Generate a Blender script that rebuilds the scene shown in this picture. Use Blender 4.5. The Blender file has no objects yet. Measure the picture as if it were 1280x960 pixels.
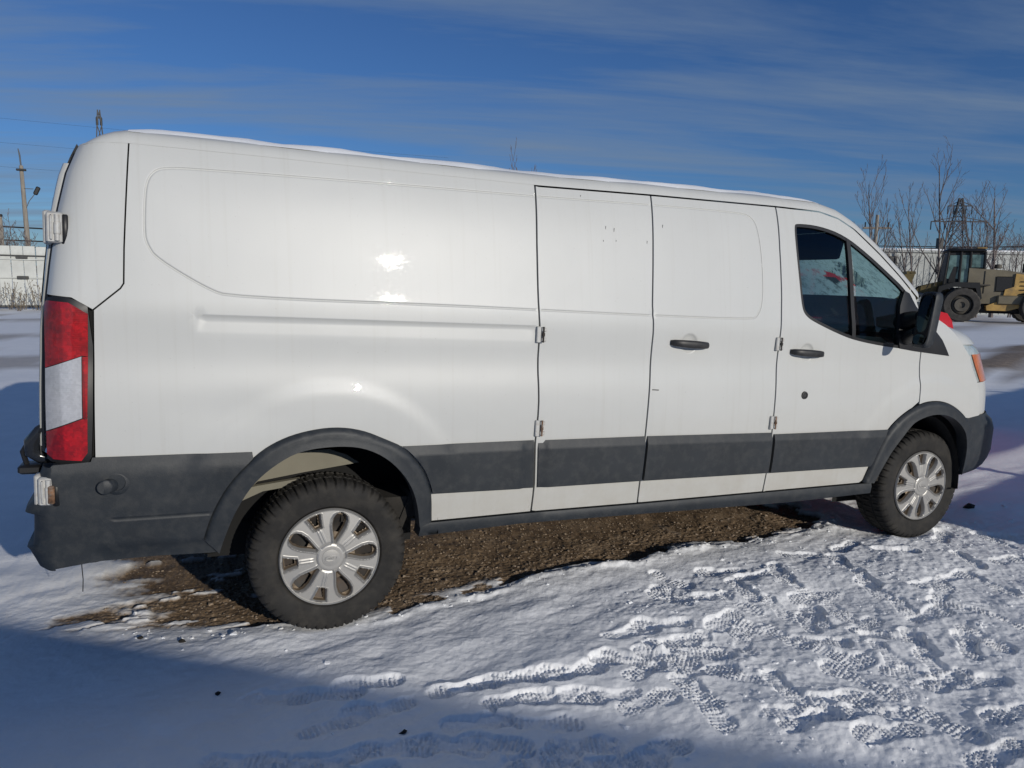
import bpy, bmesh, math, random
import numpy as np
from mathutils import Vector, Matrix
from mathutils.geometry import delaunay_2d_cdt
R = math.radians
sc = bpy.context.scene
COL = sc.collection
rng = np.random.default_rng(7)
random.seed(7)

# ---------------------------------------------------------------- camera, sky, sun, exposure
cam_d = bpy.data.cameras.new('camera'); cam = bpy.data.objects.new('camera', cam_d); COL.objects.link(cam); sc.camera = cam
cr = Vector((0.92052, -0.39014, 0.02076)).normalized(); cf = Vector((0.38923, 0.91119, -0.13504)).normalized()
cu = cr.cross(cf).normalized(); cr = cf.cross(cu)
cam.matrix_world = Matrix(((cr.x, cu.x, -cf.x, -0.5558), (cr.y, cu.y, -cf.y, -3.2694), (cr.z, cu.z, -cf.z, 1.6054), (0, 0, 0, 1)))
cam_d.sensor_width = 36; cam_d.lens = 36*950/1280; cam_d.clip_start = .05; cam_d.clip_end = 3000
SUN_AZ, SUN_EL = 15.0, 15.3          # degrees; azimuth from -Y towards +X
sv = Vector((math.sin(R(SUN_AZ))*math.cos(R(SUN_EL)), -math.cos(R(SUN_AZ))*math.cos(R(SUN_EL)), math.sin(R(SUN_EL))))
sun_d = bpy.data.lights.new('sun', 'SUN'); sun = bpy.data.objects.new('sun', sun_d); COL.objects.link(sun)
sun.rotation_euler = sv.to_track_quat('Z', 'Y').to_euler(); sun_d.energy = 4.2; sun_d.angle = R(.45); sun_d.color = (1, .945, .85)
wd = bpy.data.worlds.new('World'); sc.world = wd; wd.use_nodes = True
nt = wd.node_tree; N = nt.nodes; L = nt.links; N.clear()
def nd(t, **k):
    n = N.new(t)
    for a, b in k.items(): setattr(n, a, b)
    return n
out = nd('ShaderNodeOutputWorld'); bg = nd('ShaderNodeBackground'); bg.inputs['Strength'].default_value = .09
sky = nd('ShaderNodeTexSky', sky_type='NISHITA'); sky.sun_disc = False
sky.sun_elevation = R(SUN_EL); sky.sun_rotation = R(180-SUN_AZ); sky.air_density = 1.0; sky.dust_density = .15; sky.ozone_density = 3.0; sky.altitude = 600
tc = nd('ShaderNodeTexCoord'); sep = nd('ShaderNodeSeparateXYZ'); L.new(tc.outputs['Generated'], sep.inputs[0])
# thin cirrus: project the view direction on a high plane, stretch the noise into streaks
zc = nd('ShaderNodeMath', operation='MAXIMUM'); L.new(sep.outputs['Z'], zc.inputs[0]); zc.inputs[1].default_value = .03
zc2 = nd('ShaderNodeMath', operation='ADD'); L.new(zc.outputs[0], zc2.inputs[0]); zc2.inputs[1].default_value = .09
dx = nd('ShaderNodeMath', operation='DIVIDE'); L.new(sep.outputs['X'], dx.inputs[0]); L.new(zc2.outputs[0], dx.inputs[1])
dy = nd('ShaderNodeMath', operation='DIVIDE'); L.new(sep.outputs['Y'], dy.inputs[0]); L.new(zc2.outputs[0], dy.inputs[1])
cmb = nd('ShaderNodeCombineXYZ'); L.new(dx.outputs[0], cmb.inputs[0]); L.new(dy.outputs[0], cmb.inputs[1])
mp = nd('ShaderNodeMapping', vector_type='TEXTURE'); mp.inputs['Rotation'].default_value = (0, 0, R(-17)); mp.inputs['Scale'].default_value = (3.4, .72, 1)
L.new(cmb.outputs[0], mp.inputs[0])
ns = nd('ShaderNodeTexNoise'); ns.inputs['Scale'].default_value = 1.5; ns.inputs['Detail'].default_value = 10; ns.inputs['Roughness'].default_value = .60; ns.inputs['Distortion'].default_value = .35
L.new(mp.outputs[0], ns.inputs['Vector'])
cr1 = nd('ShaderNodeValToRGB'); cr1.color_ramp.elements[0].position = .42; cr1.color_ramp.elements[1].position = .70
cr1.color_ramp.elements[0].color = (0, 0, 0, 1); cr1.color_ramp.elements[1].color = (1, 1, 1, 1)
L.new(ns.outputs['Fac'], cr1.inputs[0])
mul = nd('ShaderNodeMath', operation='MULTIPLY'); L.new(cr1.outputs[0], mul.inputs[0]); mul.inputs[1].default_value = .74
tint = nd('ShaderNodeMix', data_type='RGBA', blend_type='MULTIPLY'); tint.inputs[0].default_value = 1; L.new(sky.outputs[0], tint.inputs['A']); tint.inputs['B'].default_value = (.50, .74, 1.12, 1)
mx = nd('ShaderNodeMix', data_type='RGBA'); L.new(mul.outputs[0], mx.inputs['Factor']); L.new(tint.outputs['Result'], mx.inputs['A']); mx.inputs['B'].default_value = (2.7, 3.7, 5.2, 1)
L.new(mx.outputs['Result'], bg.inputs['Color']); L.new(bg.outputs[0], out.inputs['Surface'])
sc.view_settings.view_transform = 'Standard'; sc.view_settings.look = 'None'; sc.view_settings.gamma = 1; sc.view_settings.exposure = -0.55
# ---------------------------------------------------------------- materials
def new_mat(name):
    m = bpy.data.materials.new(name); m.use_nodes = True
    t = m.node_tree; return m, t, t.nodes['Principled BSDF']
def tex(t, kind, scale, detail=3, rough=.55, vec=None, coord='Object', mscale=None):
    tcn = t.nodes.new('ShaderNodeTexCoord'); n = t.nodes.new(kind); n.inputs['Scale'].default_value = scale
    if kind == 'ShaderNodeTexNoise': n.inputs['Detail'].default_value = detail; n.inputs['Roughness'].default_value = rough
    src = tcn.outputs[coord] if vec is None else vec
    if mscale:
        mpn = t.nodes.new('ShaderNodeMapping'); mpn.inputs['Scale'].default_value = mscale; t.links.new(src, mpn.inputs[0]); src = mpn.outputs[0]
    t.links.new(src, n.inputs['Vector']); return n
def ramp(t, src, stops):
    r = t.nodes.new('ShaderNodeValToRGB'); e = r.color_ramp.elements
    while len(e) > 1: e.remove(e[-1])
    e[0].position = stops[0][0]; e[0].color = (*stops[0][1], 1) if len(stops[0][1]) == 3 else stops[0][1]
    for p, c in stops[1:]:
        x = e.new(p); x.color = (*c, 1)
    t.links.new(src, r.inputs[0]); return r
def bump(t, src, b, strength=.2, dist=.01):
    n = t.nodes.new('ShaderNodeBump'); n.inputs['Strength'].default_value = strength; n.inputs['Distance'].default_value = dist
    t.links.new(src, n.inputs['Height']); t.links.new(n.outputs[0], b.inputs['Normal']); return n
def mixc(t, fac, a, b):
    n = t.nodes.new('ShaderNodeMix'); n.data_type = 'RGBA'
    for k, v in (('Factor', fac), ('A', a), ('B', b)):
        s = n.inputs[k] if k != 'Factor' else n.inputs[0]
        if hasattr(v, 'links'): t.links.new(v, s)
        else: s.default_value = v if k == 'Factor' else (*v, 1)
    return n.outputs['Result']
def math_n(t, op, a, b=0.):
    n = t.nodes.new('ShaderNodeMath'); n.operation = op
    for i, v in enumerate((a, b)):
        if hasattr(v, 'links'): t.links.new(v, n.inputs[i])
        else: n.inputs[i].default_value = v
    return n.outputs[0]
def simple(name, col, rough=.6, metal=0, var=.25, scale=8, bumps=0, bscale=60, coat=0, spec=.5, dirt=None, mscale=None):
    m, t, b = new_mat(name)
    n = tex(t, 'ShaderNodeTexNoise', scale, 5, mscale=mscale)
    lo = tuple(c*(1-var) for c in col); hi = tuple(min(1, c*(1+var)) for c in col)
    r = ramp(t, n.outputs['Fac'], [(.3, lo), (.7, hi)]); c = r.outputs[0]
    if dirt:
        n2 = tex(t, 'ShaderNodeTexNoise', dirt[1], 6, .65); f = ramp(t, n2.outputs['Fac'], [(.45, (0, 0, 0)), (.75, (dirt[2],)*3)])
        c = mixc(t, f.outputs[0], c, dirt[0])
    t.links.new(c, b.inputs['Base Color'])
    b.inputs['Roughness'].default_value = rough; b.inputs['Metallic'].default_value = metal; b.inputs['Coat Weight'].default_value = coat; b.inputs['Specular IOR Level'].default_value = spec
    if bumps: bump(t, tex(t, 'ShaderNodeTexNoise', bscale, 4).outputs['Fac'], b, bumps, .004)
    return m
MT = {}
def paint():
    m, t, b = new_mat('white_paint')
    tcn = t.nodes.new('ShaderNodeTexCoord'); sp = t.nodes.new('ShaderNodeSeparateXYZ'); t.links.new(tcn.outputs['Object'], sp.inputs[0])
    n = tex(t, 'ShaderNodeTexNoise', 1.7, 5); base = ramp(t, n.outputs['Fac'], [(.3, (.54, .545, .525)), (.7, (.575, .58, .56))]).outputs[0]
    # vertical wash streaks
    st = tex(t, 'ShaderNodeTexNoise', 1.0, 4, .6, mscale=(34, 1, .8)); sf = ramp(t, st.outputs['Fac'], [(.55, (0, 0, 0)), (.70, (.20,)*3)]).outputs[0]
    base = mixc(t, sf, base, (.46, .45, .41))
    # road grime splashed up from below
    gz = math_n(t, 'MULTIPLY', math_n(t, 'SUBTRACT', .95, sp.outputs['Z']), 1.4)
    gn = tex(t, 'ShaderNodeTexNoise', 5, 6, .7); gg = math_n(t, 'MULTIPLY', gz, gn.outputs['Fac']); gf = ramp(t, gg, [(.0, (0, 0, 0)), (.42, (.62,)*3)]).outputs[0]
    base = mixc(t, gf, base, (.40, .37, .31))
    # fine specks
    sk = tex(t, 'ShaderNodeTexNoise', 90, 2); kf = ramp(t, sk.outputs['Fac'], [(.70, (0, 0, 0)), (.78, (.35,)*3)]).outputs[0]
    base = mixc(t, kf, base, (.35, .34, .32))
    t.links.new(base, b.inputs['Base Color']); b.inputs['Roughness'].default_value = .42; b.inputs['Coat Weight'].default_value = .38
    cr_ = ramp(t, tex(t, 'ShaderNodeTexNoise', 85, 4, .7).outputs['Fac'], [(.46, (.005,)*3), (.72, (.055,)*3)]); t.links.new(cr_.outputs[0], b.inputs['Coat Roughness'])
    bn = t.nodes.new('ShaderNodeBump'); bn.inputs['Strength'].default_value = .02; bn.inputs['Distance'].default_value = .0005
    t.links.new(ramp(t, tex(t, 'ShaderNodeTexNoise', 230, 2).outputs['Fac'], [(.60, (0, 0, 0)), (.80, (1, 1, 1))]).outputs[0], bn.inputs['Height']); t.links.new(bn.outputs[0], b.inputs['Coat Normal'])
    bn2 = t.nodes.new('ShaderNodeBump'); bn2.inputs['Strength'].default_value = .12; bn2.inputs['Distance'].default_value = .02
    t.links.new(tex(t, 'ShaderNodeTexNoise', 2.5, 2).outputs['Fac'], bn2.inputs['Height']); t.links.new(bn2.outputs[0], b.inputs['Normal']); 
    return m
MT['paint'] = paint()
MT['plastic'] = simple('grey_plastic', (.017, .0215, .027), .56, var=.16, scale=3, bumps=.12, bscale=180, dirt=((.10, .098, .09), 22, .26))
MT['black'] = simple('black_plastic', (.012, .012, .013), .45, var=.3)
MT['handle'] = simple('worn_black_plastic', (.022, .022, .023), .5, var=.3, scale=20, dirt=((.09, .085, .075), 30, .4))
MT['gloss'] = simple('glossy_black', (.02, .022, .026), .18, var=.2)
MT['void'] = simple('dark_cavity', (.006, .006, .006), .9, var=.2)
MT['under'] = simple('dirty_underbody', (.025, .022, .018), .9, var=.5, scale=6, bumps=.3, bscale=20)
MT['rubber'] = simple('tyre_rubber', (.022, .021, .020), .78, var=.3, scale=9, bumps=.12, bscale=140, dirt=((.075, .067, .055), 11, .5), spec=.3)
MT['steel'] = simple('dark_steel', (.03, .028, .026), .6, metal=.3, var=.4, dirt=((.10, .06, .035), 9, .6))
MT['hinge'] = simple('hinge_white', (.50, .50, .48), .42, var=.06, scale=20, dirt=((.24, .15, .08), 60, .40))
MT['rust'] = simple('rusty_steel', (.16, .085, .045), .8, var=.6, scale=60, dirt=((.45, .42, .37), 50, .5))
MT['inner'] = simple('dusty_inner_panel', (.20, .188, .145), .8, var=.12, scale=5, dirt=((.20, .18, .14), 6, .6))
def cover_mat():
    m, t, b = new_mat('silver_cover')
    tcn = t.nodes.new('ShaderNodeTexCoord'); sp = t.nodes.new('ShaderNodeSeparateXYZ'); t.links.new(tcn.outputs['Object'], sp.inputs[0])
    r2 = math_n(t, 'SQRT', math_n(t, 'ADD', math_n(t, 'MULTIPLY', sp.outputs['X'], sp.outputs['X']), math_n(t, 'MULTIPLY', sp.outputs['Z'], sp.outputs['Z'])))
    n = tex(t, 'ShaderNodeTexNoise', 14, 5, .65); k = math_n(t, 'ADD', math_n(t, 'MULTIPLY', r2, 4.2), math_n(t, 'MULTIPLY', n.outputs['Fac'], .95))
    f = ramp(t, k, [(1.18, (0, 0, 0)), (1.62, (.7,)*3)]).outputs[0]
    dep = math_n(t, 'MULTIPLY', sp.outputs['Y'], 40.)   # dirt gathers in the recesses
    c = mixc(t, f, (.42, .41, .39), (.22, .165, .10)); dn = ramp(t, math_n(t, 'ADD', dep, math_n(t, 'MULTIPLY', n.outputs['Fac'], .5)), [(.98, (0, 0, 0)), (1.3, (.85,)*3)]).outputs[0]
    c = mixc(t, dn, c, (.17, .12, .07)); t.links.new(c, b.inputs['Base Color']); b.inputs['Metallic'].default_value = .5; b.inputs['Roughness'].default_value = .42
    return m
MT['cover'] = cover_mat()
def glass(name, tint, refl=.9):
    m, t, b = new_mat(name); t.nodes.remove(b); o = t.nodes['Material Output']
    tr = t.nodes.new('ShaderNodeBsdfTransparent'); tr.inputs[0].default_value = (*tint, 1); gl = t.nodes.new('ShaderNodeBsdfGlossy'); gl.inputs['Roughness'].default_value = .02; gl.inputs[0].default_value = (refl,)*3+(1,)
    fr = t.nodes.new('ShaderNodeFresnel'); fr.inputs[0].default_value = 1.45; mxs = t.nodes.new('ShaderNodeMixShader')
    t.links.new(fr.outputs[0], mxs.inputs[0]); t.links.new(tr.outputs[0], mxs.inputs[1]); t.links.new(gl.outputs[0], mxs.inputs[2]); t.links.new(mxs.outputs[0], o.inputs[0]); return m
MT['glass'] = glass('tinted_glass', (.50, .68, .70)); MT['clear'] = glass('clear_glass', (.62, .70, .69))
def frost(name, holes, thr=.5, tint=(.45, .55, .55)):
    # frosted pane: translucent frost with melted clear holes
    m, t, b = new_mat(name); t.nodes.remove(b); o = t.nodes['Material Output']
    tr = t.nodes.new('ShaderNodeBsdfTransparent'); tr.inputs[0].default_value = (*tint, 1)
    df = t.nodes.new('ShaderNodeBsdfDiffuse'); df.inputs[0].default_value = (.55, .64, .64, 1); tl = t.nodes.new('ShaderNodeBsdfTranslucent'); tl.inputs[0].default_value = (.70, .85, .82, 1)
    m1 = t.nodes.new('ShaderNodeMixShader'); m1.inputs[0].default_value = .6; t.links.new(df.outputs[0], m1.inputs[1]); t.links.new(tl.outputs[0], m1.inputs[2])
    n = tex(t, 'ShaderNodeTexNoise', 16, 8, .75); fac = ramp(t, n.outputs['Fac'], [(thr-.08, (.35,)*3), (thr+.08, (.97,)*3)]).outputs[0]
    tcn = t.nodes.new('ShaderNodeTexCoord')
    for (hx, hy, hz, hr) in holes:
        vm = t.nodes.new('ShaderNodeVectorMath'); vm.operation = 'DISTANCE'; t.links.new(tcn.outputs['Object'], vm.inputs[0]); vm.inputs[1].default_value = (hx, hy, hz)
        d = math_n(t, 'ADD', math_n(t, 'DIVIDE', vm.outputs['Value'], hr), math_n(t, 'MULTIPLY', math_n(t, 'SUBTRACT', n.outputs['Fac'], .5), 1.6))
        fac = math_n(t, 'MULTIPLY', fac, ramp(t, d, [(.8, (0, 0, 0)), (1.05, (1, 1, 1))]).outputs[0])
    mxs = t.nodes.new('ShaderNodeMixShader'); t.links.new(fac, mxs.inputs[0]); t.links.new(tr.outputs[0], mxs.inputs[1]); t.links.new(m1.outputs[0], mxs.inputs[2]); t.links.new(mxs.outputs[0], o.inputs[0]); return m
def lens_mat(name, col, lo=.55, k=(.70, 1.15), hl=.62):
    m, t, b = new_mat(name); v = tex(t, 'ShaderNodeTexNoise', 14, 3); c = ramp(t, v.outputs['Fac'], [(.35, tuple(x*lo for x in col)), (.65, col)]).outputs[0]
    # reflector cells behind the lens
    vo = tex(t, 'ShaderNodeTexVoronoi', 95); vo.distance = 'CHEBYCHEV'; cell = ramp(t, vo.outputs['Color'], [(.1, (k[0],)*3), (.9, (k[1],)*3)]).outputs[0]
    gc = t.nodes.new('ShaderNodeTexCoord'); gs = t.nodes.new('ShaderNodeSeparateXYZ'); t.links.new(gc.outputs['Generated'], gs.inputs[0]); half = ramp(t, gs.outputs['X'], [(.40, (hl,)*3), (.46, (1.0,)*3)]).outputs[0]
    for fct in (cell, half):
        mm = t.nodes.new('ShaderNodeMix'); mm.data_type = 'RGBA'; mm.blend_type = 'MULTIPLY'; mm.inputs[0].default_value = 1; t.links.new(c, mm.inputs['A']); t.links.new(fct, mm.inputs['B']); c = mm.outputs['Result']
    t.links.new(c, b.inputs['Base Color'])
    b.inputs['Roughness'].default_value = .35; b.inputs['Coat Weight'].default_value = 1; b.inputs['Coat Roughness'].default_value = .03
    w = tex(t, 'ShaderNodeTexWave', 45, mscale=(1, 1, 1)); w.bands_direction = 'Z'; bump(t, w.outputs['Fac'], b, .10, .002); return m
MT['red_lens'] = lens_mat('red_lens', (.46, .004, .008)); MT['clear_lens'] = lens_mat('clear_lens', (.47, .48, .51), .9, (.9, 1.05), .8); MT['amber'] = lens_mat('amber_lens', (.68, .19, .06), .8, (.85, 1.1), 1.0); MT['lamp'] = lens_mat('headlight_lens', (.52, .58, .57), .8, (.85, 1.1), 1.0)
def snow_mat(name='snow', ground=False):
    m, t, b = new_mat(name)
    n = tex(t, 'ShaderNodeTexNoise', 3.5, 6, .6); c = ramp(t, n.outputs['Fac'], [(.3, (.86, .87, .885)), (.7, (.93, .935, .945))]).outputs[0]
    if ground:
        at = t.nodes.new('ShaderNodeAttribute'); at.attribute_name = 'dirt'
        g1 = tex(t, 'ShaderNodeTexNoise', 5, 10, .72); g2 = tex(t, 'ShaderNodeTexVoronoi', 110)
        dc = ramp(t, g1.outputs['Fac'], [(.28, (.10, .068, .041)), (.5, (.225, .158, .100)), (.72, (.37, .275, .185))]).outputs[0]
        vc = ramp(t, g2.outputs['Color'], [(.2, (.55,)*3), (.9, (1.35,)*3)]).outputs[0]
        mm = t.nodes.new('ShaderNodeMix'); mm.data_type = 'RGBA'; mm.blend_type = 'MULTIPLY'; mm.inputs[0].default_value = .8; t.links.new(dc, mm.inputs['A']); t.links.new(vc, mm.inputs['B'])
        # snow lightly soiled
        sp = tex(t, 'ShaderNodeTexNoise', 42, 4, .7); sf = ramp(t, sp.outputs['Fac'], [(.66, (0, 0, 0)), (.78, (.35,)*3)]).outputs[0]; c = mixc(t, sf, c, (.42, .38, .34))
        c = mixc(t, at.outputs['Fac'], c, mm.outputs['Result'])
    t.links.new(c, b.inputs['Base Color']); b.inputs['Roughness'].default_value = .75; b.inputs['Specular IOR Level'].default_value = .25
    b1 = tex(t, 'ShaderNodeTexNoise', 130 if ground else 60, 5, .7); bn = bump(t, b1.outputs['Fac'], b, .35, .006)
    if ground:
        b2 = tex(t, 'ShaderNodeTexNoise', 22, 5, .65); n2 = t.nodes.new('ShaderNodeBump'); n2.inputs['Strength'].default_value = .20; n2.inputs['Distance'].default_value = .02; t.links.new(b2.outputs['Fac'], n2.inputs['Height']); t.links.new(n2.outputs[0], bn.inputs['Normal'])
    return m
MT['snow'] = snow_mat(); MT['ground'] = snow_mat('snow_over_dirt', True)
MT['bark'] = simple('bark', (.15, .125, .115), .9, var=.35, scale=4); MT['twig'] = simple('twig', (.14, .11, .105), .9, var=.3)
MT['wood'] = simple('weathered_wood', (.26, .23, .19), .85, var=.25, scale=3, mscale=(6, 6, .6)); MT['stalk'] = simple('dry_stalk', (.15, .12, .085), .9, var=.3)
MT['fence'] = simple('grey_white_board', (.55, .56, .53), .7, var=.14, scale=1.4, dirt=((.34, .34, .31), 1.1, .6), mscale=(1, 1, .6))
MT['fence_dark'] = simple('dark_rail', (.05, .05, .05), .7, var=.3); MT['galv'] = simple('galvanised_steel', (.16, .17, .18), .5, metal=.4, var=.2)
MT['tower'] = simple('tower_steel', (.05, .05, .052), .7, var=.2)
MT['wire'] = simple('cable_black', (.012, .012, .014), .6); MT['stone'] = simple('gravel_stone', (.26, .20, .145), .85, var=.5, scale=40)
MT['wall'] = simple('pale_cladding', (.36, .375, .36), .6, var=.16, scale=.5, dirt=((.30, .31, .30), .8, .6))
MT['ldark'] = simple('loader_black', (.010, .010, .010), .55, var=.3); MT['lgrey'] = simple('loader_dusty_hood', (.165, .14, .092), .6, var=.25, scale=1.5, dirt=((.16, .14, .11), 2, .5))
MT['yellow'] = simple('loader_yellow', (.50, .31, .09), .5, var=.25, scale=2, dirt=((.13, .10, .07), 2.5, .8)); MT['olive'] = simple('worn_bucket', (.14, .105, .035), .7, var=.4, scale=3, dirt=((.03, .028, .022), 2, .8))
MT['ltyre'] = simple('loader_tyre', (.050, .046, .042), .9, var=.35, scale=5, bumps=.4, bscale=14); MT['lrim'] = simple('loader_rim', (.085, .075, .06), .7, var=.3, scale=4)
MT['truck_red'] = simple('red_paint', (.52, .012, .022), .3, var=.08, coat=.7); MT['seat'] = simple('seat_cloth', (.035, .036, .04), .9, var=.2, scale=30); MT['dash'] = simple('dash_grey', (.045, .048, .052), .6, var=.15)
MT['cont'] = simple('container_paint', (.20, .25, .28), .6, var=.15, dirt=((.18, .11, .07), 3, .5)); MT['board'] = simple('timber_board', (.28, .20, .12), .8, var=.25, mscale=(1, 1, 8))
MT['paper'] = simple('red_cloth', (.42, .02, .03), .8)
MT['mirror'] = None
m, t, b = new_mat('mirror_glass'); b.inputs['Base Color'].default_value = (.55, .6, .62, 1); b.inputs['Metallic'].default_value = 1; b.inputs['Roughness'].default_value = .04; bump(t, tex(t, 'ShaderNodeTexNoise', 20, 2).outputs['Fac'], b, .03, .002); MT['mirror'] = m
# ---------------------------------------------------------------- mesh helpers
def obj(name, V, Fc, mat, parent=None, smooth=True, sharp=None):
    me = bpy.data.meshes.new(name); V = np.asarray(V, float)
    me.from_pydata(V.tolist(), [], [list(map(int, f)) for f in Fc]); me.materials.append(MT[mat] if isinstance(mat, str) else mat)
    if smooth:
        me.polygons.foreach_set('use_smooth', [True]*len(me.polygons))
        if sharp: me.set_sharp_from_angle(angle=R(sharp))
    me.update(); o = bpy.data.objects.new(name, me); COL.objects.link(o)
    if parent is not None: o.parent = parent
    return o
def tag(o, label=None, cat=None, group=None, kind=None):
    for k, v in (('label', label), ('category', cat), ('group', group), ('kind', kind)):
        if v: o[k] = v
    return o
def empty(name, loc=(0, 0, 0), rz=0, **k):
    o = bpy.data.objects.new(name, None); COL.objects.link(o); o.location = loc; o.rotation_euler.z = rz; o.empty_display_size = .3
    return tag(o, **k)
def dup(o, parent=None, **k):
    c = o.copy(); COL.objects.link(c)
    if parent is not None: c.parent = parent
    for ch in list(o.children): dup(ch, c)
    return tag(c, **k)
class MB:
    def __init__(s): s.V = []; s.F = []
    def add(s, V, Fc):
        n = len(s.V); s.V += [tuple(map(float, v)) for v in V]; s.F += [tuple(i+n for i in f) for f in Fc]; return s
    def box(s, c, d, rz=0, rx=0, ry=0, bev=0.0, taper=1.0):
        x, y, z = [k/2 for k in d]; V = []
        if bev <= 0:
            V = [(a*x*(taper if e > 0 else 1), b_*y*(taper if e > 0 else 1), e*z) for e in (-1, 1) for b_ in (-1, 1) for a in (-1, 1)]
            Fc = [(0, 2, 3, 1), (4, 5, 7, 6), (0, 1, 5, 4), (2, 6, 7, 3), (0, 4, 6, 2), (1, 3, 7, 5)]
        else:
            ring = lambda X, Y_, Z: [(-X+bev, -Y_, Z), (X-bev, -Y_, Z), (X, -Y_+bev, Z), (X, Y_-bev, Z), (X-bev, Y_, Z), (-X+bev, Y_, Z), (-X, Y_-bev, Z), (-X, -Y_+bev, Z)]
            V = ring(x-bev, y-bev, -z)+ring(x, y, -z+bev)+ring(x*taper, y*taper, z-bev)+ring(x*taper-bev, y*taper-bev, z)
            Fc = [tuple(range(7, -1, -1)), tuple(range(24, 32))]
            for k in range(3):
                for i in range(8): Fc.append((k*8+i, k*8+(i+1) % 8, k*8+8+(i+1) % 8, k*8+8+i))
        M_ = Matrix.Translation(c) @ Matrix.Rotation(rz, 4, 'Z') @ Matrix.Rotation(ry, 4, 'Y') @ Matrix.Rotation(rx, 4, 'X')
        return s.add([M_ @ Vector(v) for v in V], Fc)
    def tube(s, pts, r, n=6, cap=True):
        pts = [Vector(p) for p in pts]; rs = r if hasattr(r, '__len__') else [r]*len(pts); base = len(s.V); up = None
        for i, p in enumerate(pts):
            t = (pts[min(i+1, len(pts)-1)]-pts[max(i-1, 0)]); t = t.normalized() if t.length > 1e-9 else Vector((0, 0, 1))
            if up is None: up = t.orthogonal().normalized()
            up = (up-t*up.dot(t)); up = up.normalized() if up.length > 1e-6 else t.orthogonal().normalized(); b = t.cross(up)
            s.V += [tuple(p+(up*math.cos(2*math.pi*k/n)+b*math.sin(2*math.pi*k/n))*rs[i]) for k in range(n)]
        for i in range(len(pts)-1):
            for k in range(n): s.F.append((base+i*n+k, base+i*n+(k+1) % n, base+(i+1)*n+(k+1) % n, base+(i+1)*n+k))
        if cap: s.F += [tuple(base+k for k in range(n-1, -1, -1)), tuple(base+(len(pts)-1)*n+k for k in range(n))]
        return s
    def lathe(s, prof_, n=32, c=(0, 0, 0), axis='y'):
        # prof_: (radius, along)
        base = len(s.V); c = Vector(c)
        for r, a in prof_:
            for k in range(n):
                u, v = r*math.cos(2*math.pi*k/n), r*math.sin(2*math.pi*k/n)
                s.V.append(tuple(c+Vector((u, a, v) if axis == 'y' else ((u, v, a) if axis == 'z' else (a, u, v)))))
        for i in range(len(prof_)-1):
            for k in range(n): s.F.append((base+i*n+k, base+(i+1)*n+k, base+(i+1)*n+(k+1) % n, base+i*n+(k+1) % n))
        return s
    def prism(s, poly, y0, y1, plane='xz', M_=None):
        n = len(poly); f = (lambda p, t: (p[0], t, p[1])) if plane == 'xz' else ((lambda p, t: (t, p[0], p[1])) if plane == 'yz' else (lambda p, t: (p[0], p[1], t)))
        V = [f(p, y0) for p in poly]+[f(p, y1) for p in poly]
        if M_ is not None: V = [M_ @ Vector(v) for v in V]
        return s.add(V, [tuple(range(n-1, -1, -1)), tuple(range(n, 2*n))]+[(i, (i+1) % n, n+(i+1) % n, n+i) for i in range(n)])
    def build(s, name, mat, parent=None, smooth=True, sharp=35): return obj(name, s.V, s.F, mat, parent, smooth, sharp)
def grid_faces(nr, nc, wrap=False):
    a = np.arange(nr*nc).reshape(nr, nc); b = np.roll(a, -1, 1) if wrap else a[:, 1:]; a2 = a if wrap else a[:, :-1]
    return np.stack([a2[:-1], b[:-1], b[1:], a2[1:]], -1).reshape(-1, 4)

# ---------------------------------------------------------------- van surface: y of the near side over (x, z), z in the body's own pitch
W = 2.06
PZ=[.30,.45,.55,.66,.85,1.0,1.1,1.17,1.215,1.25,1.33,1.42,1.47,1.52,1.6,1.7,1.8,1.9,2.0,2.08,2.13]
PY=[.055,.038,.026,.012,.0,-.006,-.005,.001,.008,.0105,.008,.002,.003,.012,.022,.034,.048,.065,.088,.113,.135]
def prof(z):
    # smooth piecewise (pchip-like via dense resample + box filter)
    return np.interp(z,_Z,_Y)
_Z=np.linspace(.30,2.13,367)
_Y=np.interp(_Z,PZ,PY)
_k=9
_p=np.pad(_Y,_k,mode='reflect',reflect_type='odd')
_Y=np.convolve(_p,np.ones(2*_k+1)/(2*_k+1),'valid')
FX=[2.0,3.0,3.4,3.75,4.0,4.15,4.25,4.35,4.42,4.5,4.57,4.63,4.68,4.72,4.75]
FY=[0,0,.001,.007,.019,.033,.052,.083,.118,.17,.235,.32,.45,.65,1.03]
def front(x,z):
    # body nose leans back with height
    sh=np.interp(z,[.3,.55,.8,.95,1.1,1.25,1.4],[.02,.0,.0,.03,.08,.17,.30])
    return np.interp(x+sh*np.clip((x-4.0)/.5,0,1),FX,FY)
def green(x,z):
    t=np.clip((z-1.3)/.35,0,1);t=t*t*(3-2*t)
    return .028*np.clip(x-2.5,0,9)**2*t
RZ=[.3,.9,1.2,1.35,1.6,1.8,1.95,2.05,2.1,2.14]
RX=[-1.105,-1.105,-1.10,-1.095,-1.07,-1.045,-1.015,-.98,-.955,-.93]
def xrear(z): return np.interp(z,RZ,RX)
def rear(x,z):
    t=np.clip(x-xrear(z),0,1)
    r=.11
    u=np.clip(1-t/r,0,1)
    return .09*(1-np.sqrt(np.clip(1-u**2,0,1)))*1.0+.012*np.clip(1-t/.35,0,1)**2
def Y(x,z): return prof(z)+front(x,z)+green(x,z)+rear(x,z)

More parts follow.
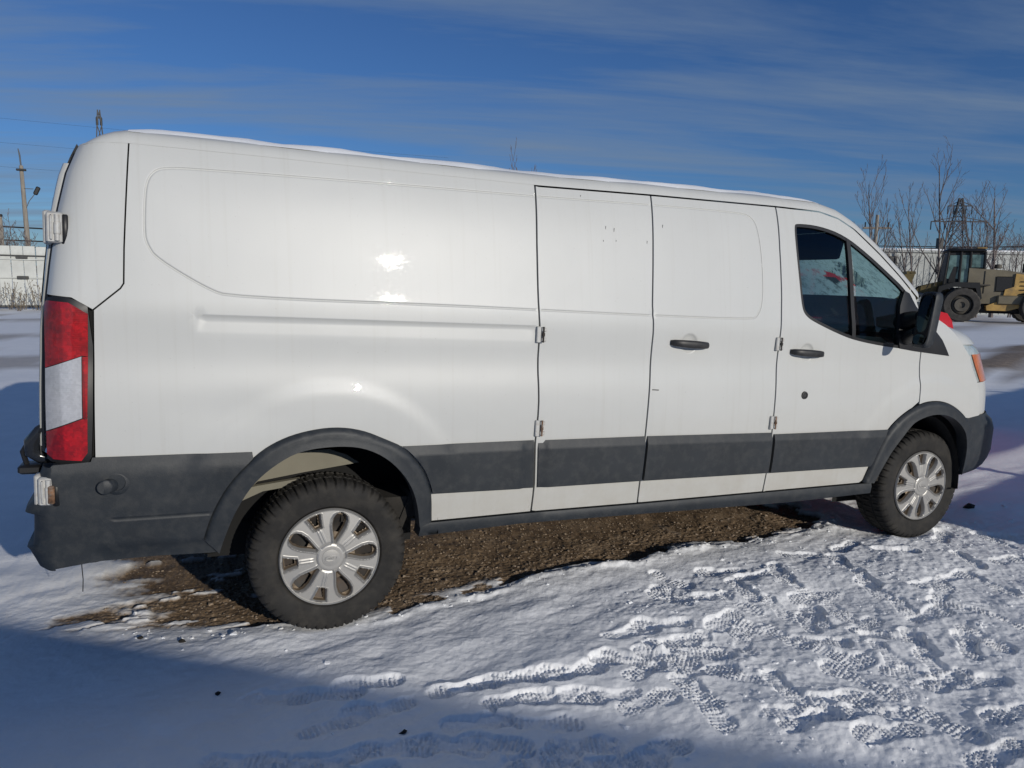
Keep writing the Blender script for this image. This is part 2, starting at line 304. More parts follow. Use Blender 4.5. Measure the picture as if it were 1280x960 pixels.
def flare(x, z):   # the sheet swells over both wheel arches
    y = 0
    for cx, cz, r0 in ((-.02, .50, .52), (3.66, .52, .52)):
        r = np.hypot(x-cx, z-cz); s = np.clip((r0+.15-r)/.065, 0, 1); y = y-.0085*s*s*(3-2*s)*np.clip((z-.70)/.12, 0, 1)
    return y
S_ = 0.0285740; A_ = math.atan(S_)
def b2w(P):
    P = np.asarray(P, float); x = P[..., 0]; z = P[..., 2]-.345
    return np.stack([x*math.cos(A_)+z*math.sin(A_), P[..., 1], -x*math.sin(A_)+z*math.cos(A_)+.345], -1)
TR={
'seamD':[(-0.796,2.091),(-0.808,1.804),(-0.813,1.675),(-0.815,1.541),(-0.826,1.522),(-0.919,1.437)],
'seamA':[(0.931,2.135),(0.938,2.091),(0.933,1.825),(0.936,1.645),(0.942,1.487),(0.951,1.404),(0.951,1.228),(0.960,1.067),(0.960,0.989),(0.954,0.871),(0.969,0.627),(0.966,0.502)],
'seamB':[(1.591,2.102),(1.583,1.821),(1.577,1.495),(1.587,1.451),(1.587,1.230),(1.581,1.042),(1.579,0.849),(1.577,0.633),(1.580,0.504)],
'seamC':[(2.409,2.138),(2.407,1.873),(2.417,1.616),(2.413,1.415),(2.409,1.149),(2.411,0.948),(2.416,0.712),(2.412,0.512)],
'seamDf':[(3.530,1.320),(3.535,1.154),(3.537,0.996)],
'gutter':[(0.938,2.086),(1.591,2.102),(2.417,2.114),(2.729,2.112),(2.867,2.084),(2.982,2.030),(3.180,1.897),(3.348,1.776),(3.512,1.651)],
'claddingtop':[(-0.929,0.870),(-0.345,0.872),(0.315,0.871),(0.945,0.875),(1.571,0.874),(2.396,0.866),(3.290,0.858)],
'claddingbot':[(0.448,0.632),(0.958,0.628),(1.578,0.629),(2.416,0.623),(3.196,0.626)],
'whitebot':[(0.458,0.493),(0.961,0.502),(1.580,0.504),(2.423,0.513),(3.226,0.521)],
'sillbot':[(0.395,0.424),(0.923,0.452),(1.707,0.445),(2.634,0.439),(3.243,0.458)],
'panel_top':[(-0.513,1.530),(-0.701,1.643),(-0.731,1.692),(-0.742,1.734),(-0.739,1.879),(-0.730,1.942),(-0.706,1.979),(-0.671,1.995),(-0.570,2.003),(0.205,2.020),(0.933,2.030),(1.582,2.047),(2.147,2.054),(2.226,2.038),(2.261,1.976),(2.283,1.762),(2.285,1.573),(2.249,1.504),(2.206,1.487),(1.570,1.489),(0.969,1.496),(0.490,1.502),(-0.425,1.504)],
'rail':[(-0.564,1.428),(0.491,1.425),(0.921,1.419),(0.927,1.346),(0.495,1.361),(-0.564,1.360)],
'arch_r_out':[(-0.534,0.502),(-0.500,0.621),(-0.433,0.748),(-0.327,0.860),(-0.238,0.916),(-0.135,0.950),(-0.010,0.966),(0.110,0.949),(0.222,0.900),(0.303,0.863),(0.390,0.771),(0.430,0.685),(0.446,0.624),(0.455,0.500)],
'arch_r_in':[(-0.472,0.435),(-0.452,0.505),(-0.413,0.614),(-0.345,0.733),(-0.256,0.815),(-0.156,0.870),(-0.018,0.886),(0.112,0.876),(0.226,0.819),(0.323,0.716),(0.371,0.605),(0.391,0.479)],
'bumper_r':[(-0.472,0.435),(-0.710,0.443),(-0.951,0.444),(-1.141,0.417),(-1.167,0.512)],
'arch_f_out':[(3.173,0.527),(3.215,0.663),(3.258,0.786),(3.309,0.869),(3.408,0.948),(3.527,1.003),(3.669,1.025),(3.815,1.004),(3.965,0.933),(4.053,0.854),(4.101,0.750),(4.107,0.649)],
'arch_f_in':[(3.241,0.523),(3.293,0.639),(3.350,0.743),(3.451,0.875),(3.513,0.913),(3.628,0.943),(3.749,0.942),(3.869,0.903),(3.974,0.826),(4.028,0.733),(4.042,0.653),(4.046,0.527)],
'bumper_f':[(3.997,0.925),(4.221,0.929),(4.335,0.879),(4.460,0.808),(4.460,0.667),(4.307,0.581),(4.164,0.529),(4.061,0.526)],
'fseam':[(3.821,1.462),(3.898,1.396),(4.000,1.298),(4.097,1.138),(4.123,1.071),(4.157,0.927)],
'headlight':[(3.898,1.396),(4.027,1.371),(4.088,1.319),(4.192,1.138),(4.097,1.138),(4.000,1.298)],
'amber':[(4.000,1.298),(4.064,1.298),(4.135,1.251),(4.181,1.146),(4.097,1.143)],
'hoodedge':[(3.756,1.502),(3.855,1.468),(3.977,1.425),(4.036,1.371)],
'window':[(2.521,2.011),(2.544,2.028),(2.716,2.026),(2.895,1.987),(3.078,1.890),(3.243,1.790),(3.400,1.695),(3.491,1.590),(3.526,1.471),(3.485,1.337),(3.245,1.351),(2.980,1.385),(2.835,1.422),(2.650,1.485),(2.591,1.517),(2.563,1.560),(2.542,1.714),(2.523,1.878)],
'divider':[(2.925,1.975),(2.963,1.394)],
'mirrortri':[(3.485,1.337),(3.390,1.363),(3.382,1.697),(3.491,1.590),(3.711,1.401),(3.787,1.302)],
'taillight':[(-1.065,1.484),(-0.988,1.480),(-0.919,1.437),(-0.927,0.879),(-0.949,0.839),(-1.065,0.849),(-1.091,0.868),(-1.085,1.459)],
'tl_in':[(-1.074,1.213),(-0.957,1.261),(-0.958,1.024),(-1.076,0.975)],
'tl_red':[(-1.073,1.466),(-0.998,1.461),(-0.935,1.422),(-0.947,0.890),(-0.965,0.859),(-1.061,0.867),(-1.084,0.886)],
'rearedge':[(-0.985,2.086),(-1.010,2.050),(-1.024,1.986),(-1.040,1.891),(-1.050,1.808),(-1.067,1.662),(-1.065,1.481)],
'handles':[(1.698,1.347),(1.935,1.346),(1.812,1.349),(2.501,1.310),(2.731,1.308),(2.617,1.311),(2.619,1.071),(-0.862,0.757)],
'hinges':[(0.957,1.381),(0.971,0.930),(2.413,1.358),(2.410,0.920),(-1.074,1.737),(-1.101,0.745)],
'pil':[(2.769,2.151),(2.948,2.091),(3.061,2.017),(3.248,1.889),(3.419,1.768),(3.577,1.629)]}

def arr(k): return np.array(TR[k], float)
def fx(k): # x of a seam as a function of z
    a = arr(k); a = a[np.argsort(a[:, 1])]; return lambda z: np.interp(z, a[:, 1], a[:, 0])
def fz(k):
    a = arr(k); a = a[np.argsort(a[:, 0])]; return lambda x: np.interp(x, a[:, 0], a[:, 1])
def smooth_poly(P, n=2, closed=True):
    P = np.asarray(P, float)
    for _ in range(n):
        Q = np.roll(P, -1, 0) if closed else P[1:]; A = P if closed else P[:-1]
        N_ = np.stack([A*.75+Q*.25, A*.25+Q*.75], 1).reshape(-1, 2)
        P = N_ if closed else np.vstack([P[:1], N_, P[-1:]])
    return P
def densify(P, res, closed=True):
    P = np.asarray(P, float); out = []; n = len(P)
    for i in range(n if closed else n-1):
        a, b = P[i], P[(i+1) % n]; k = max(1, int(math.ceil(np.hypot(*(b-a))/res)))
        for j in range(k): out.append(a+(b-a)*j/k)
    if not closed: out.append(P[-1])
    return np.array(out)
def inside(P, poly):
    x, y = P[:, 0], P[:, 1]; c = np.zeros(len(P), bool); n = len(poly); j = n-1
    for i in range(n):
        xi, yi = poly[i]; xj, yj = poly[j]
        if yi != yj: c ^= ((yi > y) != (yj > y)) & (x < (xj-xi)*(y-yi)/(yj-yi)+xi)
        j = i
    return c
def dist_poly(P, poly, closed=True):
    P = np.asarray(P, float); d = np.full(len(P), 1e9); n = len(poly)
    for i in range(n if closed else n-1):
        a = poly[i]; b = poly[(i+1) % n]; e = b-a; l2 = e@e
        if l2 < 1e-12: continue
        t = np.clip(((P-a)@e)/l2, 0, 1); d = np.minimum(d, np.hypot(*(P-a-t[:, None]*e).T))
    return d
def area(P): return .5*np.sum(P[:, 0]*np.roll(P[:, 1], -1)-np.roll(P[:, 0], -1)*P[:, 1])
def inset(P, g):
    P = P if area(P) > 0 else P[::-1]; e = np.roll(P, -1, 0)-P; l = np.hypot(e[:, 0], e[:, 1])[:, None]+1e-12; n = np.stack([-e[:, 1], e[:, 0]], -1)/l
    n2 = n+np.roll(n, 1, 0); n2 /= np.maximum(np.hypot(n2[:, 0], n2[:, 1])[:, None], .5)
    k = np.clip(1/np.maximum((n2*n).sum(1), .5), 1, 1.6)[:, None]; return P+n2*g*k
def fill(outer, holes, extra, res):
    pts = [outer]+list(holes); edges = []; n = 0; allp = []
    for p in pts:
        m_ = len(p); edges += [(n+i, n+(i+1) % m_) for i in range(m_)]; allp.append(p); n += m_
    lo, hi = outer.min(0), outer.max(0)
    gx = np.arange(lo[0]+res*.5, hi[0], res); gz = np.arange(lo[1]+res*.5, hi[1], res*.9)
    G = np.stack(np.meshgrid(gx, gz, indexing='ij'), -1).reshape(-1, 2); G[:, 0] += (np.round(G[:, 1]/(res*.9)).astype(int) % 2)*res*.4
    if extra is not None and len(extra): 
        # thin the grid near the extra rows
        ex = np.asarray(extra); cs = res*.42; kk = np.round(ex/cs).astype(int); key = set()
        for i_ in (-1, 0, 1):
            for j_ in (-1, 0, 1): key.update(map(tuple, (kk+np.array([i_, j_])).tolist()))
        G = G[[tuple(k) not in key for k in np.round(G/cs).astype(int).tolist()]]; G = np.vstack([G, ex])
    ok = inside(G, outer)
    for h in holes: ok &= ~inside(G, h)
    G = G[ok]; d = np.full(len(G), 1e9)
    for p in pts: d = np.minimum(d, dist_poly(G, p))
    G = G[d > res*.3]; P = np.vstack(allp+[G])
    r = delaunay_2d_cdt([Vector(p) for p in P], edges, [], 0, 1e-6); V = np.array([tuple(v) for v in r[0]]); T = np.array([f for f in r[2] if len(f) == 3])
    c = V[T].mean(1); ok = inside(c, outer)
    for h in holes: ok &= ~inside(c, h)
    T = T[ok]; nb = sum(len(p) for p in pts); a, b, c_ = V[T[:, 0]], V[T[:, 1]], V[T[:, 2]]
    s2 = np.abs((b[:, 0]-a[:, 0])*(c_[:, 1]-a[:, 1])-(b[:, 1]-a[:, 1])*(c_[:, 0]-a[:, 0])); ml = np.maximum.reduce([np.hypot(*(b-a).T), np.hypot(*(c_-b).T), np.hypot(*(a-c_).T)])
    T = T[~((s2/np.maximum(ml, 1e-9) < .0016) & (T < nb).all(1))]; return V, T     # no slivers along the rim
def panel(name, outer, mat='paint', parent=None, holes=(), dy=0.0, res=.03, gap=0.0, flange=.02, depth=None, extra=None, mirror=False, lip=0.0, raw=False, sharp=None):
    O = densify(np.asarray(outer, float), res); O = O if area(O) > 0 else O[::-1]
    def thin(P):
        keep = [0]
        for i in range(1, len(P)):
            if np.hypot(*(P[i]-P[keep[-1]])) > res*.22: keep.append(i)
        if np.hypot(*(P[keep[-1]]-P[0])) < res*.22: keep.pop()
        return P[keep]
    O = thin(O)
    if gap: O = thin(inset(O, gap))
    H = [densify(np.asarray(h, float), res) for h in holes]
    V, T = fill(O, H, extra, res)
    f = (lambda P: Y(P[:, 0], P[:, 1])+flare(P[:, 0], P[:, 1])+dy+(depth(P) if depth is not None else 0))
    def lift(P, off=0.0):
        return np.stack([P[:, 0], f(P)+off, P[:, 1]], -1)
    V3 = lift(V)
    if lip:  # rounded edge: border drops back over a few mm
        dd = np.minimum.reduce([dist_poly(V, p) for p in [O]+H]); t = np.clip(1-dd/(res*1.05), 0, 1); V3[:, 1] += lip*t
    a, b, c = V[T[:, 0]], V[T[:, 1]], V[T[:, 2]]; s = (b[:, 0]-a[:, 0])*(c[:, 1]-a[:, 1])-(b[:, 1]-a[:, 1])*(c[:, 0]-a[:, 0])
    T[s < 0] = T[s < 0][:, ::-1]          # normal towards -y for (x,z) ccw
    faces = [tuple(t) for t in T]; n = len(V3); VV = [V3]
    if flange:
        for p in [O]+H:
            m_ = len(p); base = lift(p); base[:, 1] += lip; VV += [base, base+np.array([0, flange, 0])]
            faces += [(n+(i+1) % m_, n+i, n+m_+i, n+m_+(i+1) % m_) if area(p) > 0 else (n+i, n+(i+1) % m_, n+m_+(i+1) % m_, n+m_+i) for i in range(m_)]; n += 2*m_
    P = np.vstack(VV)
    if mirror: P[:, 1] = W-P[:, 1]; faces = [f_[::-1] for f_ in faces]
    if raw: return b2w(P), faces
    return obj(name, b2w(P), faces, mat, parent, True, sharp)
# ---------------------------------------------------------------- ground: one snow sheet with the bare patch and the boot prints
def axis(lo, hi, step, out_lo, out_hi, grow=1.10):
    a = list(np.arange(lo, hi, step)); s = step; x = hi
    while x < out_hi: a.append(x); s *= grow; x += s
    a.append(out_hi); s = step; x = lo-step; b = []
    while x > out_lo: b.append(x); s *= grow; x -= s
    b.append(out_lo); return np.array(b[::-1]+a)
def lat(seed):
    return np.random.default_rng(seed).random((256, 256))
def vnoise(X, Y_, seed):
    g = lat(seed); xi = np.floor(X).astype(int); yi = np.floor(Y_).astype(int); fx_ = X-xi; fy_ = Y_-yi; fx_ = fx_*fx_*(3-2*fx_); fy_ = fy_*fy_*(3-2*fy_)
    a = g[xi % 256, yi % 256]; b = g[(xi+1) % 256, yi % 256]; c = g[xi % 256, (yi+1) % 256]; d = g[(xi+1) % 256, (yi+1) % 256]
    return (a*(1-fx_)+b*fx_)*(1-fy_)+(c*(1-fx_)+d*fx_)*fy_-.5
def fbm(X, Y_, sc_, seed, o=4, gain=.5):
    s = 0; a = 1
    for k in range(o): s = s+a*vnoise(X*sc_*(2**k)+17.3*k, Y_*sc_*(2**k)+5.1*k, seed+k); a *= gain
    return s
gx_ = axis(-1.5, 4.4, .0060, -700, 900, 1.075); gy_ = axis(-1.75, .75, .0056, -300, 900, 1.065)
X, Yg = np.meshgrid(gx_, gy_, indexing='ij')
FP = [(-0.27, -0.41, -21), (-0.11, -0.47, -21), (0.05, -0.46, -5), (-0.12, -0.68, 6), (0.05, -0.64, 1), (0.06, -0.9, -13), (0.24, -0.95, -29), (-0.43, -0.78, -21), (-0.19, -0.87, -4), (0.39, -0.61, 1), (0.59, -0.61, 1), (0.71, -0.63, -21), (0.57, -0.77, -3), (0.73, -0.81, -12), (0.84, -0.65, -6), (0.6, -0.95, -21), (1.1, -0.65, -29), (0.88, -0.66, 1), (0.65, -0.63, -11), (0.42, -0.6, -6), (1.69, -0.12, -97), (1.78, -0.2, -20), (1.47, -0.4, -20), (1.41, -0.57, -11), (1.32, -0.66, -21), (1.46, -0.67, -11), (1.86, -0.22, -9), (1.97, -0.33, -71), (1.48, -0.58, 6), (1.48, -0.7, -31), (1.31, -0.67, -42), (2.14, -0.45, -98), (2.42, -0.4, -1), (2.41, -0.55, -108), (1.89, -0.62, -57), (1.94, -0.7, -88), (2.06, -0.8, -32), (2.02, -0.91, -69), (2.17, -0.62, -121), (2.85, -0.33, -117), (2.93, -0.08, -116), (2.78, -0.45, -107), (2.79, 0.09, -20), (1.4, -0.83, -12), (1.51, -0.92, -53), (1.61, -1.06, -108), (1.27, -0.95, -78), (1.19, -0.75, 4), (1.15, -0.65, -41), (2.24, -1.02, -108), (1.96, -1.1, -67), (2.22, -1.17, -43), (2.48, -0.98, -111), (2.78, -0.79, 3), (3.12, -0.51, 10), (1.74, -1.21, -21), (1.9, -1.24, -6), (1.54, -1.22, -21), (1.73, -1.3, -6), (1.23, -1.07, -96), (1.04, -0.95, 9), (1.54, -1.28, -4), (2.31, -1.52, 3), (1.93, -1.38, -21), (1.99, -1.69, 8), (2.37, -1.15, -110), (3.1, -1.01, -82), (2.41, -1.31, -21), (1.75, -1.44, -7), (2.79, -1.07, -101), (3.01, -0.78, -49), (3.4, -0.47, -1), (3.48, -0.63, -87), (3.4, -0.07, -35), (2.16, 0.04, -8), (1.83, 0.04, -71), (0.91, -0.86, -4), (0.67, -1.11, -21), (0.38, -1.0, -34), (1.99, -1.48, -78), (1.73, -0.67, -115), (2.39, -0.75, 17), (1.77, -0.48, 29), (3.7, -0.32, -111), (3.94, -0.41, -1), (2.74, -0.68, -122), (2.01, -1.01, 7), (2.42, -0.3, -95), (2.31, -0.08, 8), (1.29, -0.42, -1)]

near_edge = np.array([(-3, .62), (-1.25, .56), (-1.02, .44), (-.72, .33), (-.25, .20), (.25, .13), (.44, .21), (.8, .27), (1.1, .33), (1.5, .34), (1.81, .32), (2.2, .39), (2.65, .36), (3.15, .42), (3.51, .43), (3.9, .5)])
far_edge = 2.1
wob = .05*fbm(X, Yg, 3.0, 11)+.034*fbm(X, Yg, 12, 21)+.012*fbm(X, Yg, 45, 23, 2)
yn = np.interp(gx_, near_edge[:, 0], near_edge[:, 1])[:, None]
e1 = Yg-yn+wob                                     # distance past the near edge
e2 = X+1.10+.10*fbm(X, Yg, 2.2, 31)+.42*fbm(X*.45, Yg*1.3, 6, 33, 5)+.10*fbm(X, Yg, 24, 35, 3)   # streaky left end
e3 = 3.48-X+.40*fbm(X, Yg, 2.5, 41, 5)-.5*np.clip(.9-Yg, 0, 1)*0
e4 = far_edge-Yg+.2*fbm(X, Yg, 2, 43)
E_ = np.minimum(np.minimum(e1, e2*.6), np.minimum(e3*.5, e4))
streak = .10*fbm(X*.35, Yg*1.0, 5, 51, 5)
dirt = np.clip((E_-.008+np.where(X < .1, streak*.5*np.clip((.9-(X+1.0)), 0, 1), 0))/(.022+.10*np.clip((-.35-X)/.3, 0, 1)), 0, 1)
dirt *= 1-.9*np.clip((fbm(X, Yg, 4, 61, 5)-.30)/.05, 0, 1)*np.clip((X-2.3)/.6, 0, 1)
dirt *= 1-.92*np.clip((fbm(X*.7, Yg*1.3, 6.5, 63, 5)-.16)/.05, 0, 1)*np.clip((.16-e1)/.10, 0, 1)
dirt *= 1-.85*np.clip((fbm(X*.5, Yg*1.5, 9, 65, 5)-.27)/.06, 0, 1)*np.clip((-.05-X)/.3, 0, 1)
# snow height
H = np.zeros_like(X); fade = np.exp(-np.maximum(np.hypot(X-1.5, Yg+.5)-9, 0)/25)
H += .028*fbm(X, Yg, .55, 71)*fade+.026*fbm(X, Yg, 2.4, 81, 3)*fade
ca, sa = math.cos(.30), math.sin(.30); U_ = X*ca+Yg*sa; Vv = -X*sa+Yg*ca
H += .017*fbm(U_*.45, Vv*1.6, 3.2, 91, 4)*fade     # drifted ripples
cl = np.exp(-np.maximum(np.hypot((X-1.8)*.7, Yg+.5)-5, 0)/6); H += .0040*fbm(X, Yg, 22, 101, 3)*cl+.0016*fbm(X, Yg, 75, 111, 2)*cl
# trampled area to the right
tr_m = np.clip((X-1.15+.25*fbm(X, Yg, 1.5, 121))/.35, 0, 1)*np.clip((.25-Yg+.15*(X-2)*.6)/.3, 0, 1)*np.clip((7.5-X)/2, 0, 1); tr_m = tr_m*tr_m*(3-2*tr_m)
H += tr_m*(.014*fbm(X, Yg, 4, 131, 3)+.007*fbm(X, Yg, 8.5, 145, 3)+.006*np.abs(fbm(X, Yg, 17, 141, 4))+.0035*fbm(X, Yg, 48, 151, 2))-tr_m*.004
prints = list(FP); rg = np.random.default_rng(5)
for _ in range(40):
    x_, y_ = rg.uniform(1.3, 5.6), rg.uniform(-1.9, .15)
    if y_ < .1+.12*(x_-1.3)-.1: prints.append((x_, y_, rg.uniform(-130, 40)))
for _ in range(10): prints.append((rg.uniform(-.9, 1.0), rg.uniform(-1.5, -.75), rg.uniform(-25, 5)))
for pi, (px, py, ang) in enumerate(prints):
    L_ = .150*rg.uniform(.93, 1.05); i0_, i1_ = np.searchsorted(gx_, [px-.26, px+.26]); j0_, j1_ = np.searchsorted(gy_, [py-.26, py+.26])
    if i1_-i0_ < 4 or j1_-j0_ < 4: continue
    xx = X[i0_:i1_, j0_:j1_]-px; yy = Yg[i0_:i1_, j0_:j1_]-py; a = R(ang+(0 if pi % 2 else 180)*(pi % 3 > 0)); u = (xx*math.cos(a)+yy*math.sin(a))/L_; v = (-xx*math.sin(a)+yy*math.cos(a))/L_
    v = v-.05*np.sin(u*3.0)*(1 if pi % 2 else -1)
    w_ = np.interp(u, [-1, -.93, -.75, -.45, -.1, .25, .55, .82, .95, 1.0], [.02, .20, .295, .285, .25, .355, .40, .32, .18, .02]); dd = np.abs(v)-w_+.11*fbm(xx, yy, 16, 200+pi, 3); dd = np.where(np.abs(u) > 1, np.maximum(dd, np.abs(u)-1+.0), dd)*L_
    m_ = np.clip(-dd/.009+.40, 0, 1); m_ = m_*m_*(3-2*m_); dep = rg.uniform(.009, .019)*(1+.25*u)
    h = H[i0_:i1_, j0_:j1_]; pu, pv = u*L_/(.0165+.0012*(pi % 4)), v*L_/(.0155+.001*(pi % 3))+.5*np.round(u*L_/(.0165+.0012*(pi % 4))); rr2 = (pu-np.round(pu))**2+(pv-np.round(pv))**2; wear = np.clip(fbm(xx+px, yy+py, 13, 400+pi, 2)*2.2+.85, .35, 1); lug = np.clip((.22-rr2)/.13, 0, 1)*.0105*wear+.0085*fbm(xx, yy, 34, 300+pi, 3)
    lug = lug*(1-.75*np.exp(-((u+.22)/.13)**2))
    rim = .0045*np.clip(fbm(xx+px, yy+py, 7, 19, 2)*2.5+.1, 0, 1)*np.exp(-((dd-.016)/.013)**2)*(.45+.9*np.clip(fbm(xx+px, yy+py, 9, 17, 2)+.3, 0, 1))
    base_ = h*.55
    H[i0_:i1_, j0_:j1_] = h*(1-m_)+(base_-dep+lug)*m_+rim*(1-m_)
# bare ground lies lower, with a torn snow lip at its edge
lipm = 1.0*np.exp(-((E_+.035)/.030)**2)*np.clip((X+.2)/.8, 0, 1)*np.clip((5-X), 0, 1); H += lipm*(.030*np.clip(fbm(X, Yg, 5, 171, 4)+.35, 0, 1))
Hd = -.018+.018*fbm(X, Yg, 3, 181, 4)+.010*np.abs(fbm(X, Yg, 26, 191, 3))+.005*fbm(X, Yg, 70, 195, 2); Hd += np.where(X > 1.9, .02*np.clip(fbm(X, Yg, 4, 197, 3), 0, 1), 0)
H = H*(1-dirt)+Hd*dirt
# scraped strip of dark earth further off, tracks across the yard
ds = np.abs((Yg-(7.9+.42*(X-15.5)))+.5*fbm(X, Yg, .5, 211)); strip = np.clip((.62-ds)/.10, 0, 1)*np.clip((X-9)/1.5, 0, 1)*np.clip((30-X)/3, 0, 1)
H += strip*.05; dirt = np.maximum(dirt, strip*.92)
farm = np.clip((np.hypot(X, Yg)-7)/4, 0, 1)*np.exp(-np.maximum(np.hypot(X, Yg)-45, 0)/30)
ang_t = .42; Ut = X*math.cos(ang_t)+Yg*math.sin(ang_t); Vt = -X*math.sin(ang_t)+Yg*math.cos(ang_t)
H += farm*(.05*fbm(Ut*.25, Vt, 1.1, 221, 4)+.04*fbm(X, Yg, .9, 231, 4))
dirt = np.maximum(dirt, farm*.55*np.clip((fbm(Ut*.18, Vt*1.3, .8, 241, 5)-.12)/.12, 0, 1))
# the rest of the scene stands at z = 0: keep the contact patches of the wheels level
for wx in (0, 3.75):
    for wy in (.19, W-.19):
        k = np.exp(-(((X-wx)/.16)**2+((Yg-wy)/.14)**2)**2); H = H*(1-k)+(-.004)*k
H = np.minimum(H, .075)
gv_ = np.stack([X, Yg, H], -1).reshape(-1, 3); nr_, nc_ = X.shape; gf = grid_faces(nr_, nc_)
me = bpy.data.meshes.new('snowy_ground'); me.vertices.add(len(gv_)); me.vertices.foreach_set('co', gv_.ravel()); nl = gf.size
me.loops.add(nl); me.loops.foreach_set('vertex_index', gf.ravel().astype(np.int32)); me.polygons.add(len(gf)); me.polygons.foreach_set('loop_start', np.arange(0, nl, 4, dtype=np.int32)); me.polygons.foreach_set('loop_total', np.full(len(gf), 4, np.int32))
me.polygons.foreach_set('use_smooth', [True]*len(gf)); at = me.attributes.new('dirt', 'FLOAT', 'POINT'); at.data.foreach_set('value', dirt.ravel().astype(np.float32)); me.update(calc_edges=True); me.materials.append(MT['ground'])
g_o = bpy.data.objects.new('snowy_ground', me); COL.objects.link(g_o); g_o['kind'] = 'structure'
def hgt(x, y): return float(H[min(np.searchsorted(gx_, x), nr_-1), min(np.searchsorted(gy_, y), nc_-1)])
# gravel, clods
def pebble(V, Fc, c, r, rg_):
    n = len(V); a = rg_.normal(size=3)
    t = (1+5**.5)/2; ico = np.array([(-1, t, 0), (1, t, 0), (-1, -t, 0), (1, -t, 0), (0, -1, t), (0, 1, t), (0, -1, -t), (0, 1, -t), (t, 0, -1), (t, 0, 1), (-t, 0, -1), (-t, 0, 1)])/1.9
    q, _ = np.linalg.qr(rg_.normal(size=(3, 3))); v = (ico*(1+.25*rg_.normal(size=(12, 1))))@q*np.array([1, 1, .6])*r+c; V += v.tolist()
    Fc += [(a_+n, b_+n, c_+n) for a_, b_, c_ in ((0, 11, 5), (0, 5, 1), (0, 1, 7), (0, 7, 10), (0, 10, 11), (1, 5, 9), (5, 11, 4), (11, 10, 2), (10, 7, 6), (7, 1, 8), (3, 9, 4), (3, 4, 2), (3, 2, 6), (3, 6, 8), (3, 8, 9), (4, 9, 5), (2, 4, 11), (6, 2, 10), (8, 6, 7), (9, 8, 1))]
Vs, Fs = [], []; Vc, Fc2 = [], []; k = 0
while k < 4500:
    x_, y_ = rg.uniform(-1.0, 3.5), rg.uniform(.1, 1.5)
    i_, j_ = np.searchsorted(gx_, x_), np.searchsorted(gy_, y_)
    if dirt[i_, j_] > .6 and rg.random() < .35+.65*np.exp(-(y_-.3)*1.5): pebble(Vs, Fs, (x_, y_, H[i_, j_]), abs(rg.normal(0, .0036))+.002, rg); k += 1
    elif dirt[i_, j_] <= .6 and rg.random() < .2: k += 0
tag(obj('gravel', Vs, Fs, 'stone', None, False), 'loose brown gravel on the bare earth beneath the van', 'gravel', kind='stuff')
k = 0
while k < 1100:
    x_ = rg.uniform(-.9, 5.2); y_ = rg.uniform(-1.6, .6); i_, j_ = np.searchsorted(gx_, x_), np.searchsorted(gy_, y_)
    w_ = .9*np.exp(-((E_[i_, j_]+.03)/.05)**2)+.28*tr_m[i_, j_]+.01
    if dirt[i_, j_] < .5 and rg.random() < w_: pebble(Vc, Fc2, (x_, y_, H[i_, j_]), abs(rg.normal(0, .005))+.0022, rg); k += 1
tag(obj('snow_crumbs', Vc, Fc2, 'snow', None, False), 'small crumbs of broken snow scattered over the trodden area', 'snow', kind='stuff')
for (x_, y_, r_, s_) in ((-.63, .19, .016, 1), (-.80, .30, .013, 2), (.10, -.82, .013, 4), (4.72, .42, .05, 5), (-.50, -.30, .010, 6)):
    Vk, Fk = [], []; pebble(Vk, Fk, (x_, y_, hgt(x_, y_)+.004), r_, np.random.default_rng(s_)); V_ = np.array(Vk); V_[:, 1] = (V_[:, 1]-y_)*.5+y_; V_[:, 2] = (V_[:, 2]-hgt(x_, y_))*.35+hgt(x_, y_)
    lab = {1: 'dark clod of earth on the snow behind the bare patch', 2: 'small dark clod on the snow nearest the van bumper', 4: 'dark crumb in the shaded snow near the bottom middle of the photo', 5: 'dark earth lump in the blue shade beyond the front wheel', 6: 'dark leaf scrap on the shaded snow at the lower left'}[s_]
    tag(obj('earth_clod', Vk, Fk, 'under', None, False), lab, 'clod')
# ---------------------------------------------------------------- the van
van = empty('cargo_van', (0, 0, 0), label='long white cargo van with grey lower cladding and silver wheel covers', cat='van')
sA, sB, sC, sDf = fx('seamA'), fx('seamB'), fx('seamC'), fx('seamDf'); zsill = fz('whitebot')
gut = np.array([(-.955, 2.062), (-.9, 2.072), (-.8, 2.079), (-.3, 2.083), (.3, 2.084)]+TR['gutter']); gz = lambda x: np.interp(x, gut[:, 0], gut[:, 1])
bead = smooth_poly(arr('panel_top'), 2); rail = arr('rail')
aro = smooth_poly(arr('arch_r_out'), 2, False); afo = smooth_poly(arr('arch_f_out'), 2, False); ari = smooth_poly(arr('arch_r_in'), 2, False); afi = smooth_poly(arr('arch_f_in'), 2, False)
def relief(P):
    x, z = P[:, 0], P[:, 1]; d = dist_poly(P, bead); ins = inside(P, bead)
    y = .0055*np.clip(1-(d/.0040)**2, 0, 1)
    # recessed track on the rear quarter
    xi = np.clip((x+.564)/.02, 0, 1)*np.clip((.935-x)/.02, 0, 1); ztop = np.interp(x, [-.56, .92], [1.4275, 1.419]); zb = np.interp(x, [-.56, .92], [1.360, 1.347])
    t = np.clip((z-zb)/(ztop-zb), 0, 1); y += xi*np.where((z <= ztop) & (z > zb), .010*t**.8, 0)
    # dish behind each handle
    for hx, hz, hr in ((1.815, 1.352, .052), (2.62, 1.314, .050)):
        r = np.hypot(x-hx, z-hz)/hr; y += .012*np.clip(1-r**4, 0, 1)
    # shallow dent ahead of the tail lamp and slight oil-canning of the sheet
    y += .005*np.exp(-(((x+.42)/.22)**2+((z-1.03)/.07)**2))+.00012*np.sin(x*5.1+z*2.3)*np.sin(z*6.7-x*1.9)
    return y
